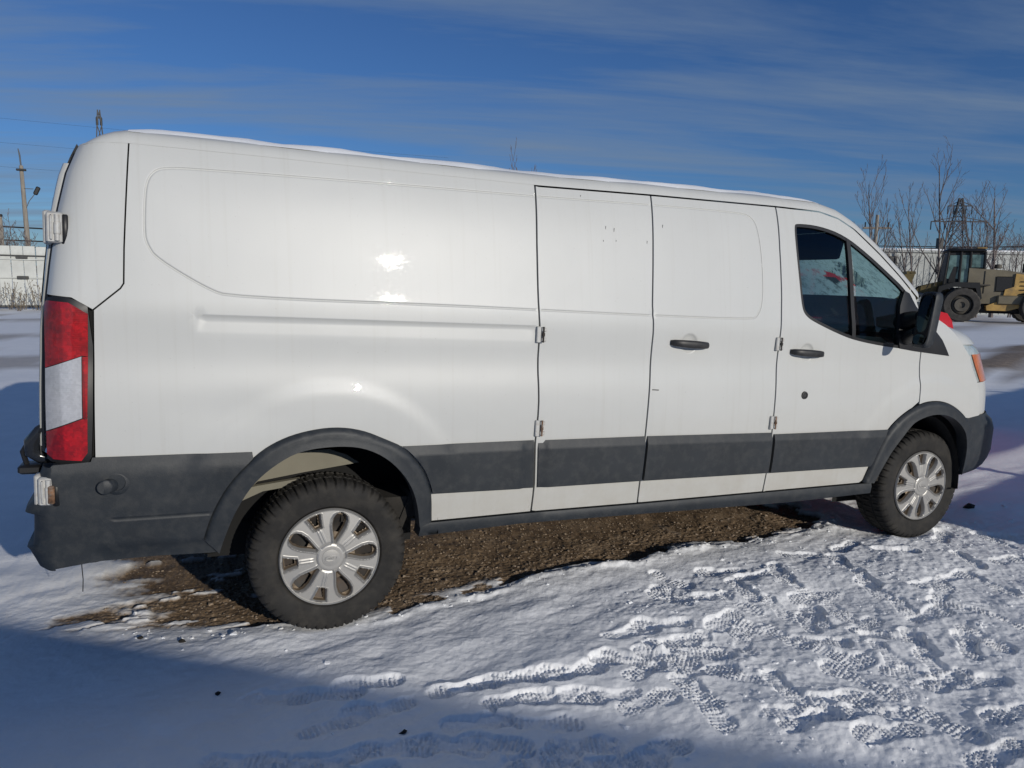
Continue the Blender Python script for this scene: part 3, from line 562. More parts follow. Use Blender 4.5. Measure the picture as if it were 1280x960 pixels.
def near_rows():
    rows = []
    b = densify(bead, .011)
    for o_ in (-.016, -.008, -.0041, -.0024, 0, .0024, .0041, .008, .016): rows.append(inset(b, o_))
    for dz in (-.003, .002, .006): rows.append(np.stack([np.arange(-.57, .95, .02), np.interp(np.arange(-.57, .95, .02), [-.56, .92], [1.4275, 1.419])+dz], -1))
    for dz in (-.006, .006): rows.append(np.stack([np.arange(-.57, .95, .02), np.interp(np.arange(-.57, .95, .02), [-.56, .92], [1.360, 1.347])+dz], -1))
    for xx in (-.568, -.556, -.544): rows.append(np.stack([np.full(5, xx), np.linspace(1.362, 1.424, 5)], -1))
    for hx, hz, hr in ((1.815, 1.352, .052), (2.62, 1.314, .050)):
        for k in (.3, .6, .8, .9, 1.0, 1.12):
            a = np.linspace(0, 2*math.pi, 28, endpoint=False); rows.append(np.stack([hx+hr*k*np.cos(a), hz+hr*k*np.sin(a)], -1))
    return np.vstack(rows)
XTRA = near_rows()
def col_(f, z0, z1, n=24): z = np.linspace(z0, z1, n); return np.stack([f(z), z], -1)
def top_(x0, x1, off=0, n=20): x = np.linspace(x0, x1, n); return np.stack([x, gz(x)+off], -1)
G_ = .0046
# rear quarter panel (with the arch cut out of its lower edge)
sd = arr('seamD'); zc = .868
archcut = aro[(aro[:, 1] > .5)]
arch_in = np.stack([archcut[:, 0]*.93, .5+(archcut[:, 1]-.5)*.93], -1)
q = np.vstack([sd, [(-.921, 1.30), (-.924, .86), (-.44, .86)], arch_in[(arch_in[:, 1] > .75) & (arch_in[:, 0] < 0)], arch_in[(arch_in[:, 1] > .5) & (arch_in[:, 0] >= 0)], [(.45, zsill(.46))], [(sA(.5), zsill(.96))], col_(sA, .52, 2.07), [(sA(2.09), gz(.935))], top_(.93, -.795, .007, 40)])
quarter = panel('rear_quarter_panel', q, 'paint', van, gap=G_, depth=relief, extra=XTRA, res=.026)
# rear corner: pillar panel
re = arr('rearedge'); 
zz = np.linspace(1.40, 2.066, 30); rear_line = np.stack([xrear(zz)+.0005, zz], -1)
tl = arr('taillight')
cp = np.vstack([[(-.919, 1.437), (-.99, 1.479), (-1.062, 1.484)], [(xrear(1.484)+.001, 1.486)], rear_line[rear_line[:, 1] > 1.50], top_(-.955, -.797, .007, 8), sd[::1][0:5]])
ex = np.vstack([np.stack([xrear(np.linspace(1.46, 2.08, 26))+t, np.linspace(1.46, 2.08, 26)], -1) for t in (.004, .010, .018, .028, .04, .055, .075, .1, .13)])
panel('rear_corner_panel', cp, 'paint', van, gap=.0015, extra=ex, res=.03)
# two side cargo doors and the cab door, the fender
def door(name, fa, fb, x0, x1, holes=()):
    P = np.vstack([col_(fa, 2.085, .51), [(fa(.5), zsill(x0))], [(fb(.5), zsill(x1))], col_(fb, .52, 2.08), [(fb(2.09), gz(x1)-.004)], top_(x1, x0, -.004)[1:-1], [(fa(2.09), gz(x0)-.004)]])
    return panel(name, P, 'paint', van, holes=holes, gap=G_, depth=relief, extra=XTRA, res=.026)
door_rear = door('side_cargo_door', sA, sB, .945, 1.585); tag(door_rear, 'narrow rear leaf of the side cargo doors')
door_mid = door('side_cargo_door', sB, sC, 1.585, 2.41); tag(door_mid, 'wide front leaf of the side cargo doors with handle')
win = smooth_poly(arr('window'), 2)
pill = gut[gut[:, 0] > 2.5]
fd = np.vstack([col_(sC, 2.08, .51), [(sC(.5), zsill(2.42))], [(3.15, zsill(3.2))], afo[(afo[:, 0] < 3.50) & (afo[:, 1] > .53)], col_(sDf, 1.02, 1.31), [(3.53, 1.32), (3.527, 1.40), (3.522, 1.50), (3.515, 1.60), (3.49, 1.66)], pill[::-1][1:]-np.array([0, .004]), [(sC(2.09), gz(2.41)-.004)]])
cab = panel('cab_door', fd, 'paint', van, holes=[win], gap=G_, depth=relief, extra=XTRA, res=.026)
fs = arr('fseam')
fe = np.vstack([col_(sDf, 1.31, 1.00), afo[(afo[:, 0] > 3.55) & (afo[:, 1] > .90)], [(4.03, .90), (4.155, .915)], fs[::-1], [(3.756, 1.502), (3.60, 1.575), (3.525, 1.635), (3.527, 1.50), (3.53, 1.34)]])
panel('front_fender', fe, 'paint', van, gap=G_, depth=relief, res=.026)
# far side: one pressed side, sliding door seams and cab window
fwin = win
farp = np.vstack([[(-1.07, .46), (-.5, .46)], aro, [(.5, .46), (3.13, .47)], afo, [(4.1, .6), (4.15, .9), (4.09, 1.14), (3.90, 1.39), (3.756, 1.50), (3.525, 1.64)], gut[::-1], rear_line[::-1], [(-1.095, 1.3)]])
far = panel('far_side_panel', farp, 'paint', van, holes=[fwin], res=.08, mirror=True, depth=lambda P: .0*P[:, 0])
# dark inner shell behind the seams
sh = np.vstack([[(-1.0, .50), (-.53, .50)], aro*np.array([1.02, 1.0]), [(.47, .50), (3.14, .52)], afo, [(4.12, .62), (4.10, .95), (4.04, 1.14), (3.86, 1.39), (3.756, 1.47), (3.52, 1.61)], gut[::-1][1:]-np.array([0, .03]), [(-.93, 2.0), (-1.02, 1.7), (-1.05, 1.2)]])
winb = smooth_poly(inset(arr('window'), -.012), 2)
panel('inner_shell', sh, 'void', van, holes=[winb], dy=.026, res=.07, flange=0)
# ---- cladding, sill, arches, bumpers (dark plastic standing proud)
zt, zb_ = fz('claddingtop'), fz('claddingbot')
def facet(P):   # sloped upper face of the moulding
    t = np.clip((zt(P[:, 0])-P[:, 1])/.045, 0, 1); return -.016*t+.004*np.clip((P[:, 1]-.85)/.03, 0, 1)*0
def clad(x0f, x1f, poly=None, scoop=None):
    z = np.linspace(.628, .872, 12)
    P = poly if poly is not None else np.vstack([np.stack([x0f(z[::-1]), z[::-1]], -1), np.stack([x1f(z), z], -1)])
    P = np.array([(p[0], min(p[1], zt(p[0])-.001)) for p in P]); P = np.array([(p[0], max(p[1], zb_(p[0])+.001)) for p in P])
    row = lambda d: np.stack([np.linspace(P[:, 0].min(), P[:, 0].max(), 40), zt(np.linspace(P[:, 0].min(), P[:, 0].max(), 40))-d], -1)
    return panel('side_cladding', P, 'plastic', van, dy=-.004, gap=.003, flange=.03, depth=(lambda Q: facet(Q)+(scoop(Q) if scoop else 0)), extra=np.vstack([row(.038), row(.046), row(.054)]), res=.03)
r_ = aro[(aro[:, 0] > 0) & (aro[:, 1] < .90) & (aro[:, 1] > .62)]
clad(None, None, np.vstack([[(sA(.87)-.006, .874), (.30, .871)], r_, [(.452, .632), (sA(.63)-.004, .629)], col_(lambda z: sA(z)-.006, .64, .86, 5)]), lambda Q: .010*np.clip((Q[:, 0]-.885)/.012, 0, 1)*np.clip((.86-Q[:, 1])/.01, 0, 1))
clad(lambda z: sA(z)+.012, lambda z: sB(z)-.002, scoop=lambda Q: .011*np.clip((1.02-Q[:, 0])/.012, 0, 1))
clad(lambda z: sB(z)+.008, lambda z: sC(z)-.002)
f_ = afo[(afo[:, 0] < 3.33) & (afo[:, 1] > .62)]
clad(None, None, np.vstack([[(sC(.63)+.010, .627), (3.195, .627)], f_[f_[:, 1] < .862], [(3.30, .860)], col_(lambda z: sC(z)+.010, .855, .64, 6)]))
zs = fz('sillbot'); xs = np.linspace(.40, 3.25, 40)
sill = np.vstack([np.stack([xs, zs(xs)-.004], -1), np.stack([xs[::-1], fz('whitebot')(xs[::-1])-.004], -1)])
panel('side_sill', sill, 'plastic', van, dy=-.002, flange=.09, depth=lambda P: -.010*np.clip((zsill(P[:, 0])-P[:, 1])/.02, 0, 1)+.02*np.clip((.455-P[:, 1])/.03, 0, 1), res=.03)
def arch(name, o_, i_, ends):
    P = np.vstack([o_, i_[::-1]])
    def dp(Q):
        di = dist_poly(Q, i_, False); do = dist_poly(Q, o_, False); t = np.clip(do/.02, 0, 1); return -.022*(t*(2-t))-.006*np.clip(1-di/.03, 0, 1)
    k = [densify(o_*(1-t)+np.stack([np.interp(np.linspace(0, 1, len(o_)), np.linspace(0, 1, len(i_)), i_[:, c]) for c in (0, 1)], -1)*t, .03, False) for t in (.12, .3, .5, .7, .88)]
    return panel(name, P, 'plastic', van, dy=-.004, flange=.075, depth=dp, extra=np.vstack(k), res=.022)
arch('rear_arch_trim', aro, ari, None); arch('front_arch_trim', afo, afi, None)
# rear bumper: side wrap, then round the corner and across
ro = aro[aro[:, 0] < -.30]
xs0 = lambda z: np.interp(z, [.40, .418, .43, .498, .508, .516, .56, .645, .655, .675, .70, .78, .83, .88], [-1.110, -1.110, -1.130, -1.160, -1.168, -1.148, -1.142, -1.138, -1.168, -1.162, -1.132, -1.122, -1.105, -1.085])
class _b: pass
zz = np.linspace(.44, .862, 20)
rb_poly = np.vstack([[(-.345, .868)], [(-.93, .868), (-.935, .852), (-1.06, .845)], [(-1.068, .84), (-1.068, .425)], [(-.951, .440), (-.71, .443), (-.478, .436)], aro[(aro[:, 0] < -.34)][:, :]])
def rbd(P):
    t = np.clip((.868-P[:, 1])/.05, 0, 1); step = .006*np.clip(1-np.abs(P[:, 1]-.615)/.006, 0, 1)*np.clip((P[:, 0]+.87)/.01, 0, 1); low = .010*np.clip((.50-P[:, 1])/.01, 0, 1)*np.clip((P[:, 0]+.93)/.02, 0, 1)
    return -.018*t+step+low-rear(P[:, 0], P[:, 1])*.95
panel('rear_bumper', rb_poly, 'plastic', van, dy=-.004, flange=.05, depth=rbd, res=.024, extra=np.vstack([np.stack([np.linspace(-.9, -.5, 30), np.full(30, z_)], -1) for z_ in (.603, .609, .615, .621, .627, .497, .505, .82)]))
ys = np.concatenate([np.linspace(0, .10, 12), np.linspace(.13, W/2, 8)]); V = []; zr = [.418, .430, .46, .498, .508, .516, .56, .60, .645, .655, .675, .70, .74, .78, .82, .838]
for z_ in zr:
    p0 = float(prof(z_))-.02; xe = float(xs0(z_))
    for t in np.linspace(0, 1, 14):   # corner quarter ellipse from (x=-1.066) to the rear face, then across
        a = t*math.pi/2; V.append((-1.066+(xe+1.066)*math.sin(a), p0+.075*(1-math.cos(a)), z_))
    for y_ in np.linspace(p0+.12, W-p0-.12, 10): V.append((xe-.02*math.sin(math.pi*(y_-.0)/W), y_, z_))
    for t in np.linspace(1, 0, 14):
        a = t*math.pi/2; V.append((-1.066+(xe+1.066)*math.sin(a), W-p0-.075*(1-math.cos(a)), z_))
obj('rear_bumper_corner', b2w(V), grid_faces(len(zr), 38)[:, ::-1], 'plastic', van, True, 40)
# round parking marker on the bumper side
mb = MB(); p = np.array([-.868, float(Y(-.86, .757))-.020, .757])
mb.lathe([(0, -.035), (.024, -.035), (.029, -.031), (.029, -.002), (.030, .0)], 28, (0, 0, 0)); mb.lathe([(.052, .002), (.046, -.004), (.034, -.006), (.030, -.003)], 28, (.022, 0, .010))
Vm = np.array(mb.V); Vm[:, 0] += -Vm[:, 1]*-.55; obj('bumper_sensor', b2w(Vm+p), mb.F, 'plastic', van, True, 40)
# ---- front: bumper, fascia, grille, headlight, hood
sz = [.515, .53, .56, .60, .65, .80, .865, .895, .918]; sx = [.14, .09, .045, .015, -.005, -.005, .03, .08, .10]
def nose_row(z, sh, xs_, inward=0.0, n=26, far=True):
    u = np.concatenate([np.linspace(0, 1, n)**1.0]); xx = xs_+(4.74-sh-xs_)*np.sin(u*math.pi/2)**.8
    yy = np.interp(xx+sh*np.clip((xx+sh-3.75)/.35, 0, 1), FX, FY)+float(prof(z))*np.clip((4.6-xx)/.4, 0, 1)+inward
    yy[-1] = W/2; near = np.stack([xx, yy, np.full(n, z)], -1); o = near.copy()[::-1][1:]; o[:, 1] = W-o[:, 1]; return np.vstack([near, o])
rows = [nose_row(z, s, float(np.interp(z, [.52, .65, .90, .92], [4.03, 4.05, 4.0, 4.0])), -.012) for z, s in zip(sz, sx)]
nc = len(rows[0]); obj('front_bumper', b2w(np.vstack(rows)), grid_faces(len(rows), nc), 'plastic', van, True, 50)
fz_ = [.915, .93, 1.0, 1.07, 1.10, 1.128]; fsx = [.098, .098, .105, .115, .125, .135]
xf = fx('fseam')
rows = [nose_row(z, s, float(xf(z))+.004, 0) for z, s in zip(fz_, fsx)]
obj('front_fascia', b2w(np.vstack(rows)), grid_faces(len(rows), nc), 'paint', van, True, 50)
hz_ = [1.133, 1.18, 1.24, 1.28, 1.31, 1.345, 1.368, 1.392]; hsx = [.136, .155, .18, .20, .215, .25, .30, .36]
rows = [nose_row(z, s, float(xf(z))+.004, -.002) for z, s in zip(hz_, hsx)]
n_h = 15
hv = np.stack([r[:n_h] for r in rows]); 
obj('headlight', b2w(hv.reshape(-1, 3)), grid_faces(len(rows), n_h), 'lamp', van, True, 50)
hv2 = hv.copy(); hv2[..., 1] = W-hv2[..., 1]; obj('headlight', b2w(hv2.reshape(-1, 3)), grid_faces(len(rows), n_h)[:, ::-1], 'lamp', van, True, 50)
av = np.stack([r[1:11] for r in rows[0:5]]); av[..., 1] -= .005; av[..., 0] += .004; av = av[:, 0:9]
obj('turn_signal', b2w(av.reshape(-1, 3)), grid_faces(5, 9), 'amber', van, True, 50)
gr = np.stack([r[n_h-1:nc-n_h+1] for r in rows]); ng = gr.shape[1]; gr[..., 0] -= .02
obj('grille', b2w(gr.reshape(-1, 3)), grid_faces(len(rows), ng), 'black', van, True)
for k in (1, 3, 5):
    a = gr[k].copy(); a[:, 0] += .03; b = a.copy(); b[:, 2] += .035; c = a.copy(); c[:, 0] -= .03
    obj('grille_bar', b2w(np.vstack([a, b, c])), np.vstack([grid_faces(2, ng), grid_faces(2, ng)[:, ::-1]*0+np.stack([np.arange(ng-1)+2*ng, np.arange(ng-1)+1+2*ng, np.arange(ng-1)+1, np.arange(ng-1)], -1)]), 'galv', van)
rows = [nose_row(1.372, .275, 3.93), nose_row(1.395, .305, 3.90), nose_row(1.42, .345, 3.875), nose_row(1.45, .42, 3.845), nose_row(1.475, .52, 3.815), nose_row(1.505, .66, 3.75)]
last = rows[-1]
for k, (dx_, dz_) in enumerate(((-.12, .05), (-.22, .10), (-.27, .13))):
    r = last.copy(); t = np.linspace(-1, 1, nc); r[:, 0] += dx_; r[:, 2] += dz_+.02*(1-t*t); rows.append(r)
obj('hood', b2w(np.vstack(rows)), grid_faces(len(rows), nc), 'paint', van, True, 60)
mb = MB(); mb.box((4.55, W/2, .70), (.05, .46, .12), bev=.006); Vb = np.array(mb.V); Vb[:, 0] += .16; obj('number_plate_holder', b2w(Vb), mb.F, 'black', van, True, 40)
WSH = [(3.68, .74, 1.66, .14), (3.72, .95, 1.64, .10)]
# ---- roof, pillars, windscreen: section carried along the drip line
SEC = [(0, 0), (.004, .012), (.010, .024), (.022, .040), (.042, .052), (.075, .062), (.12, .070)]
def station(x):
    g = np.array([x, gz(x)]); e = .02; t = np.array([2*e, gz(x+e)-gz(x-e)]); t /= np.hypot(*t); n = np.array([-t[1], t[0]])
    w = np.clip((x-2.35)/.5, 0, 1); n = n*w+np.array([0, 1])*(1-w); n /= np.hypot(*n); return g, n
def sect(x, crown, ncr=14):
    g, n = station(x); y0 = float(Y(x, g[1]))-.0015; P = []
    k = 1-.85*np.clip((-.78-x)/.175, 0, 1)**2
    for i, o_ in SEC: P.append((g[0]+n[0]*o_*k, y0+i, g[1]+n[1]*o_*k))
    y1 = y0+SEC[-1][0]
    for j in range(1, ncr+1):
        u = j/ncr; y_ = y1+(W-2*y1)*.5*u; o_ = (SEC[-1][1]+crown*(1-(1-u)**2))*k; P.append((g[0]+n[0]*o_, y_, g[1]+n[1]*o_))
    P = np.array(P); Q = P[::-1][1:].copy(); Q[:, 1] = W-Q[:, 1]; return np.vstack([P, Q])
xr_ = np.concatenate([[-.955, -.94, -.92, -.89, -.85, -.80], np.linspace(-.7, 2.3, 46), np.linspace(2.36, 2.86, 12)])
rows = np.stack([sect(x, .05+.02*np.clip((x-2.3)/.5, 0, 1)) for x in xr_]); rows[:, :, 2] -= 0
obj('roof', b2w(rows.reshape(-1, 3)), grid_faces(len(xr_), rows.shape[1]), 'paint', van, True, 60)
xp = np.linspace(2.86, 3.515, 26); rows = np.stack([sect(x, .07+.13*(x-2.86)/.6) for x in xp]); ns_ = len(SEC)
a = rows[:, :ns_]; obj('windscreen_pillar', b2w(a.reshape(-1, 3)), grid_faces(len(xp), ns_), 'paint', van, True, 60)
a2 = rows[:, -ns_:]; obj('windscreen_pillar', b2w(a2.reshape(-1, 3)), grid_faces(len(xp), ns_), 'paint', van, True, 60)
MT['ws_frost'] = frost('frosted_windscreen', WSH, .44); MT['win_frost'] = frost('frosted_far_window', [(2.72, 1.92, 1.70, .09), (2.86, 1.9, 1.73, .13)], .40)
ws = rows[:, ns_-1:-(ns_-1)].copy(); nt2 = ws.shape[1]; tt = np.linspace(0, 1, nt2); cc = 1-(1-2*tt)**2
bot = np.stack([rows[-1][ns_-1][0]+.02+.36*cc, ws[-1][:, 1], rows[-1][ns_-1][2]-.07-.03*cc], -1); top = ws[0]; sS = np.linspace(0, 1, len(xp))[:, None, None]
ruled = top[None]*(1-sS)+bot[None]*sS; wE = np.clip(1-np.minimum(tt, 1-tt)/.22, 0, 1)[None, :, None]**2; eL = (ws[:, :1]-ruled[:, :1])*(1-0*sS); eR = (ws[:, -1:]-ruled[:, -1:])
ws = ruled+wE*np.where(tt[None, :, None] < .5, eL, eR)+np.stack([.05*np.sin(math.pi*sS[..., 0])*cc[None], 0*cc[None]*sS[..., 0], .05*np.sin(math.pi*sS[..., 0])*cc[None]], -1)
obj('windscreen', b2w(ws.reshape(-1, 3)), grid_faces(len(xp), ws.shape[1]), 'ws_frost', van, True, 60)
# ---- rear face: two doors closing the tail
zz = np.linspace(.86, 2.07, 26)
for s in (0, 1):
    V = []
    for z_ in zz:
        for t in np.linspace(0, 1, 8):
            y_ = .10+float(prof(z_))+t*(W/2-.105-float(prof(z_))); y_ = W-y_ if s else y_; V.append((float(xrear(z_))-.012-.02*t, y_, z_))
    Fc = grid_faces(26, 8); d = obj('rear_door', b2w(V), Fc if s else Fc[:, ::-1], 'paint', van)
    a, b = (.24, .92) if not s else (1.14, 1.82); V = [(float(xrear(z_))-.038, y_, z_) for z_ in (1.45, 1.6, 1.75, 1.86) for y_ in (a, (a+b)/2, b)]
    obj('rear_window', b2w(V), grid_faces(4, 3), 'black', d)
V = []
zz2 = np.linspace(.88, 2.03, 30)
for z_ in zz2:   # edge of the rear door seen past the corner: rubber seal then a sliver of door edge
    xe = float(xrear(z_)); p0 = float(prof(z_))+.085
    V += [(xe+.006, p0, z_), (xe-.003, p0+.004, z_), (xe-.006, p0+.012, z_), (xe-.006, p0+.03, z_)]
obj('rear_door_seal', b2w(V), grid_faces(30, 4)[:, ::-1], 'black', van)
V = []
for z_ in np.linspace(.90, 1.99, 24):
    xe = float(xrear(z_)); p0 = float(prof(z_))+.10; V += [(xe-.006, p0, z_), (xe-.012-.010*np.clip((z_-1.5)/.4, 0, 1), p0+.006, z_), (xe-.017-.012*np.clip((z_-1.5)/.4, 0, 1), p0+.02, z_), (xe-.017, p0+.06, z_)]
obj('rear_door_edge', b2w(V), grid_faces(24, 4)[:, ::-1], 'paint', van)
# ---- tail lamp
def lampdepth(bul): return lambda P: bul-rear(P[:, 0], P[:, 1])*.25
tlo = smooth_poly(tl, 1); lamp = panel('tail_lamp', tlo, 'black', van, dy=-.004, flange=.05, res=.02, lip=.006, depth=lampdepth(-.004))
tr_ = arr('tl_red'); ti = arr('tl_in'); tr_[:, 0] += .001
redp = np.vstack([tr_]); 
def zline(a, b): return lambda x: a[1]+(b[1]-a[1])*(x-a[0])/(b[0]-a[0])
lt, lb = zline(ti[0], ti[1]), zline(ti[3], ti[2])
xl = -1.082
up = np.array([(-1.083, 1.458), (-1.073, 1.466), (-.998, 1.461), (-.934, 1.421), (-.937, 1.26), (-.9585, 1.262), (-1.083, 1.214)])
lo = np.array([(-1.083, .972), (-.9585, 1.022), (-.942, 1.022), (-.944, .890), (-.965, .859), (-1.061, .867), (-1.083, .886)])
colm = np.array([(-.9565, 1.258), (-.937, 1.258), (-.942, 1.025), (-.9565, 1.025)])
clr = np.array([(-1.083, 1.211), (-.9595, 1.259), (-.9595, 1.026), (-1.083, .976)])
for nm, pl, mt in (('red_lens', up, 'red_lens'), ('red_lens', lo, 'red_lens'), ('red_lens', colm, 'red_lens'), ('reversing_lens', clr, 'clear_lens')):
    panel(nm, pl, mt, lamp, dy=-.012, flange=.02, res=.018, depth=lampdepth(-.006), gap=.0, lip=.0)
# ---- handles, lock, hinges
def handle(x, z, par, L_=.235):
    y0 = float(Y(x, z)); mb = MB(); n = 18; P = []
    for i in range(n):
        t = -1+2*i/(n-1); P.append((x+t*L_/2, y0-.030-.008*(1-t*t)+.026*abs(t)**6, z-.006*t))
    V = []
    for i, p in enumerate(P):
        t = abs(-1+2*i/(n-1)); h = .020*(1-.22*t**2)*(1 if t < .97 else .8); d = .012
        for k in range(10):
            a = 2*math.pi*k/10; V.append((p[0], p[1]+d*math.sin(a), p[2]+h*math.copysign(abs(math.cos(a))**.6, math.cos(a))))
    Fc = [tuple(f) for f in grid_faces(n, 10, True)]+[tuple(range(9, -1, -1)), tuple(range((n-1)*10, n*10))]
    h_ = obj('door_handle', b2w(V), Fc, 'handle', par, True, 50)
    mb.box((x-.03, y0-.0385, z), (.003, .012, .034)); obj('handle_seam', b2w(mb.V), mb.F, 'void', h_, False); return h_
handle(1.815, 1.349, door_mid); handle(2.616, 1.311, cab)
mb = MB(); mb.lathe([(0, -.006), (.011, -.006), (.012, -.003), (.014, -.007), (.021, -.006), (.023, .002)], 24, (2.619, float(Y(2.619, 1.071)), 1.071)); obj('door_lock', b2w(mb.V), mb.F, 'handle', cab, True, 40)
def hinge(x, z, par, mat='hinge', h=.085, pin='rust'):
    y0 = float(Y(x, z)); t = MB(); t.box((x-.014, y0-.007, z), (.022, .012, h), bev=.003); t.box((x+.013, y0-.008, z+h*.30), (.026, .014, h*.24), bev=.003); t.box((x+.013, y0-.008, z-h*.30), (.026, .014, h*.24), bev=.003)
    hg = obj('door_hinge', b2w(t.V), t.F, mat, par, True, 40); p = MB(); p.tube([(x+.008, y0-.014, z-h*.48), (x+.008, y0-.014, z+h*.48)], .005, 8); p.tube([(x+.008, y0-.014, z-h*.1), (x+.008, y0-.014, z+h*.1)], .008, 8)
    obj('hinge_pin', b2w(p.V), p.F, pin, hg, True, 40); return hg
hs = arr('hinges')
hinge(hs[0][0], hs[0][1], van, 'hinge', .078, 'steel'); hinge(hs[1][0], hs[1][1], van, 'hinge', .08); hinge(hs[2][0]-.003, hs[2][1], van, 'hinge', .075, 'steel'); hinge(hs[3][0], hs[3][1], van, 'hinge', .075)
def rear_hinge(z, name, h, mat, dx=0.0, w=.085, oy=0.0):
    x = float(xrear(z))+dx; y0 = float(prof(z))+.02+oy; t = MB(); t.box((x-.004, y0+.02, z), (w*.65, .05, h), bev=.006); t.box((x-.032, y0+.05, z), (.028, .05, h*1.10), bev=.006)
    hg = obj(name, b2w(t.V), t.F, mat, van, True, 40); p = MB()
    p.tube([(x+.006, y0-.008, z-h*.42), (x+.006, y0-.008, z+h*.42)], .009, 10); p.tube([(x+.006, y0-.008, z-h*.2), (x+.006, y0-.008, z+h*.16)], .0115, 10); p.box((x-.014, y0-.006, z), (.009, .014, h*.8), bev=.003)
    obj('hinge_knuckle', b2w(p.V), p.F, mat, hg, True, 40); q_ = MB(); q_.box((x+.030, y0+.004, z-.006), (.022, .012, h*.98), bev=.004); obj('painted_hinge_shadow', b2w(q_.V), q_.F, 'black', hg, True); return hg  # black block stands in for the shadow beside the hinge
rear_hinge(1.737, 'rear_door_hinge', .115, 'hinge', .012); 
lh = rear_hinge(.745, 'lower_door_hinge', .11, 'hinge', .022, .075, -.040)
q_ = MB(); q_.box((-1.066, float(prof(.745))-.034, .735), (.022, .02, .07), bev=.004); obj('rusted_hinge_plate', b2w(q_.V), q_.F, 'rust', lh, True)
# trailer plug and lamp bracket above the bumper corner
mb = MB(); mb.tube([(-1.085, .115, 1.0), (-1.118, .12, .96), (-1.148, .13, .91), (-1.150, .14, .87), (-1.12, .14, .845), (-1.07, .12, .835)], [.006, .022, .03, .03, .024, .01], 12); obj('bumper_step_cap', b2w(mb.V), mb.F, 'gloss', van, True, 40)
mb = MB(); mb.box((-1.16, .17, .80), (.08, .10, .035), bev=.008); mb.tube([(-1.10, .10, .97), (-1.15, .12, .93), (-1.185, .15, .87), (-1.17, .16, .80)], .010, 8); obj('tow_plug', b2w(mb.V), mb.F, 'black', van, True, 40)
mb = MB(); mb.tube([(-.985, .10, .46), (-.987, .105, .40), (-.984, .11, .34), (-.986, .11, .29)], .002, 5); obj('hanging_strap', b2w(mb.V), mb.F, 'black', van)
for x_, z_, h_, o_ in ((1.31, 1.91, .020, door_rear), (1.357, 1.90, .030, door_rear), (1.295, 1.845, .010, door_rear), (1.367, 1.85, .010, door_rear), (1.18, 2.055, .012, door_rear), (1.548, 1.855, .018, door_rear), (1.645, 1.94, .026, door_mid), (1.62, 1.11, .006, door_mid)):
    mb = MB(); mb.box((x_, float(Y(x_, z_))-.0008, z_), (.0020 if h_ > .007 else .04, .0012, h_*.8), ry=R(3)); obj('paint_scratch', b2w(mb.V), mb.F, 'handle', o_, False)
# ---- cab door glass, seals, mirror
wi = smooth_poly(inset(arr('window') if area(arr('window')) > 0 else arr('window')[::-1], .018), 2)
dv = arr('divider'); xd = lambda z: dv[0][0]+(dv[1][0]-dv[0][0])*(dv[0][1]-z)/(dv[0][1]-dv[1][1])
seal = panel('window_seal', win, 'black', cab, holes=[wi], dy=.004, flange=.02, res=.02, gap=.001)
gl_rear = wi[wi[:, 0] < xd(wi[:, 1])-.012]; gl_front = wi[wi[:, 0] > xd(wi[:, 1])+.012]
panel('door_glass', gl_rear, 'glass', cab, dy=.016, flange=0, res=.05); panel('quarter_glass', gl_front, 'glass', cab, dy=.016, flange=0, res=.05)
panel('glass_divider', np.array([(dv[0][0]-.014, dv[0][1]), (dv[1][0]-.014, dv[1][1]+.002), (dv[1][0]+.014, dv[1][1]-.004), (dv[0][0]+.016, dv[0][1]-.012)]), 'black', cab, dy=.002, flange=.02, res=.03)
panel('far_door_glass', win, 'win_frost', van, dy=.016, flange=0, res=.06, mirror=True)
panel('far_glass_divider', np.array([(dv[0][0]-.014, dv[0][1]), (dv[1][0]-.014, dv[1][1]+.002), (dv[1][0]+.014, dv[1][1]-.004), (dv[0][0]+.016, dv[0][1]-.012)]), 'black', van, dy=.002, flange=.02, res=.03, mirror=True)
sail = np.array([(3.785, 1.303), (3.47, 1.330), (3.34, 1.345), (3.315, 1.42), (3.345, 1.60), (3.385, 1.692), (3.43, 1.675), (3.49, 1.60), (3.60, 1.50), (3.71, 1.401)])
sail_o = panel('mirror_sail', sail, 'black', van, dy=-.008, flange=.03, res=.03, lip=.004)
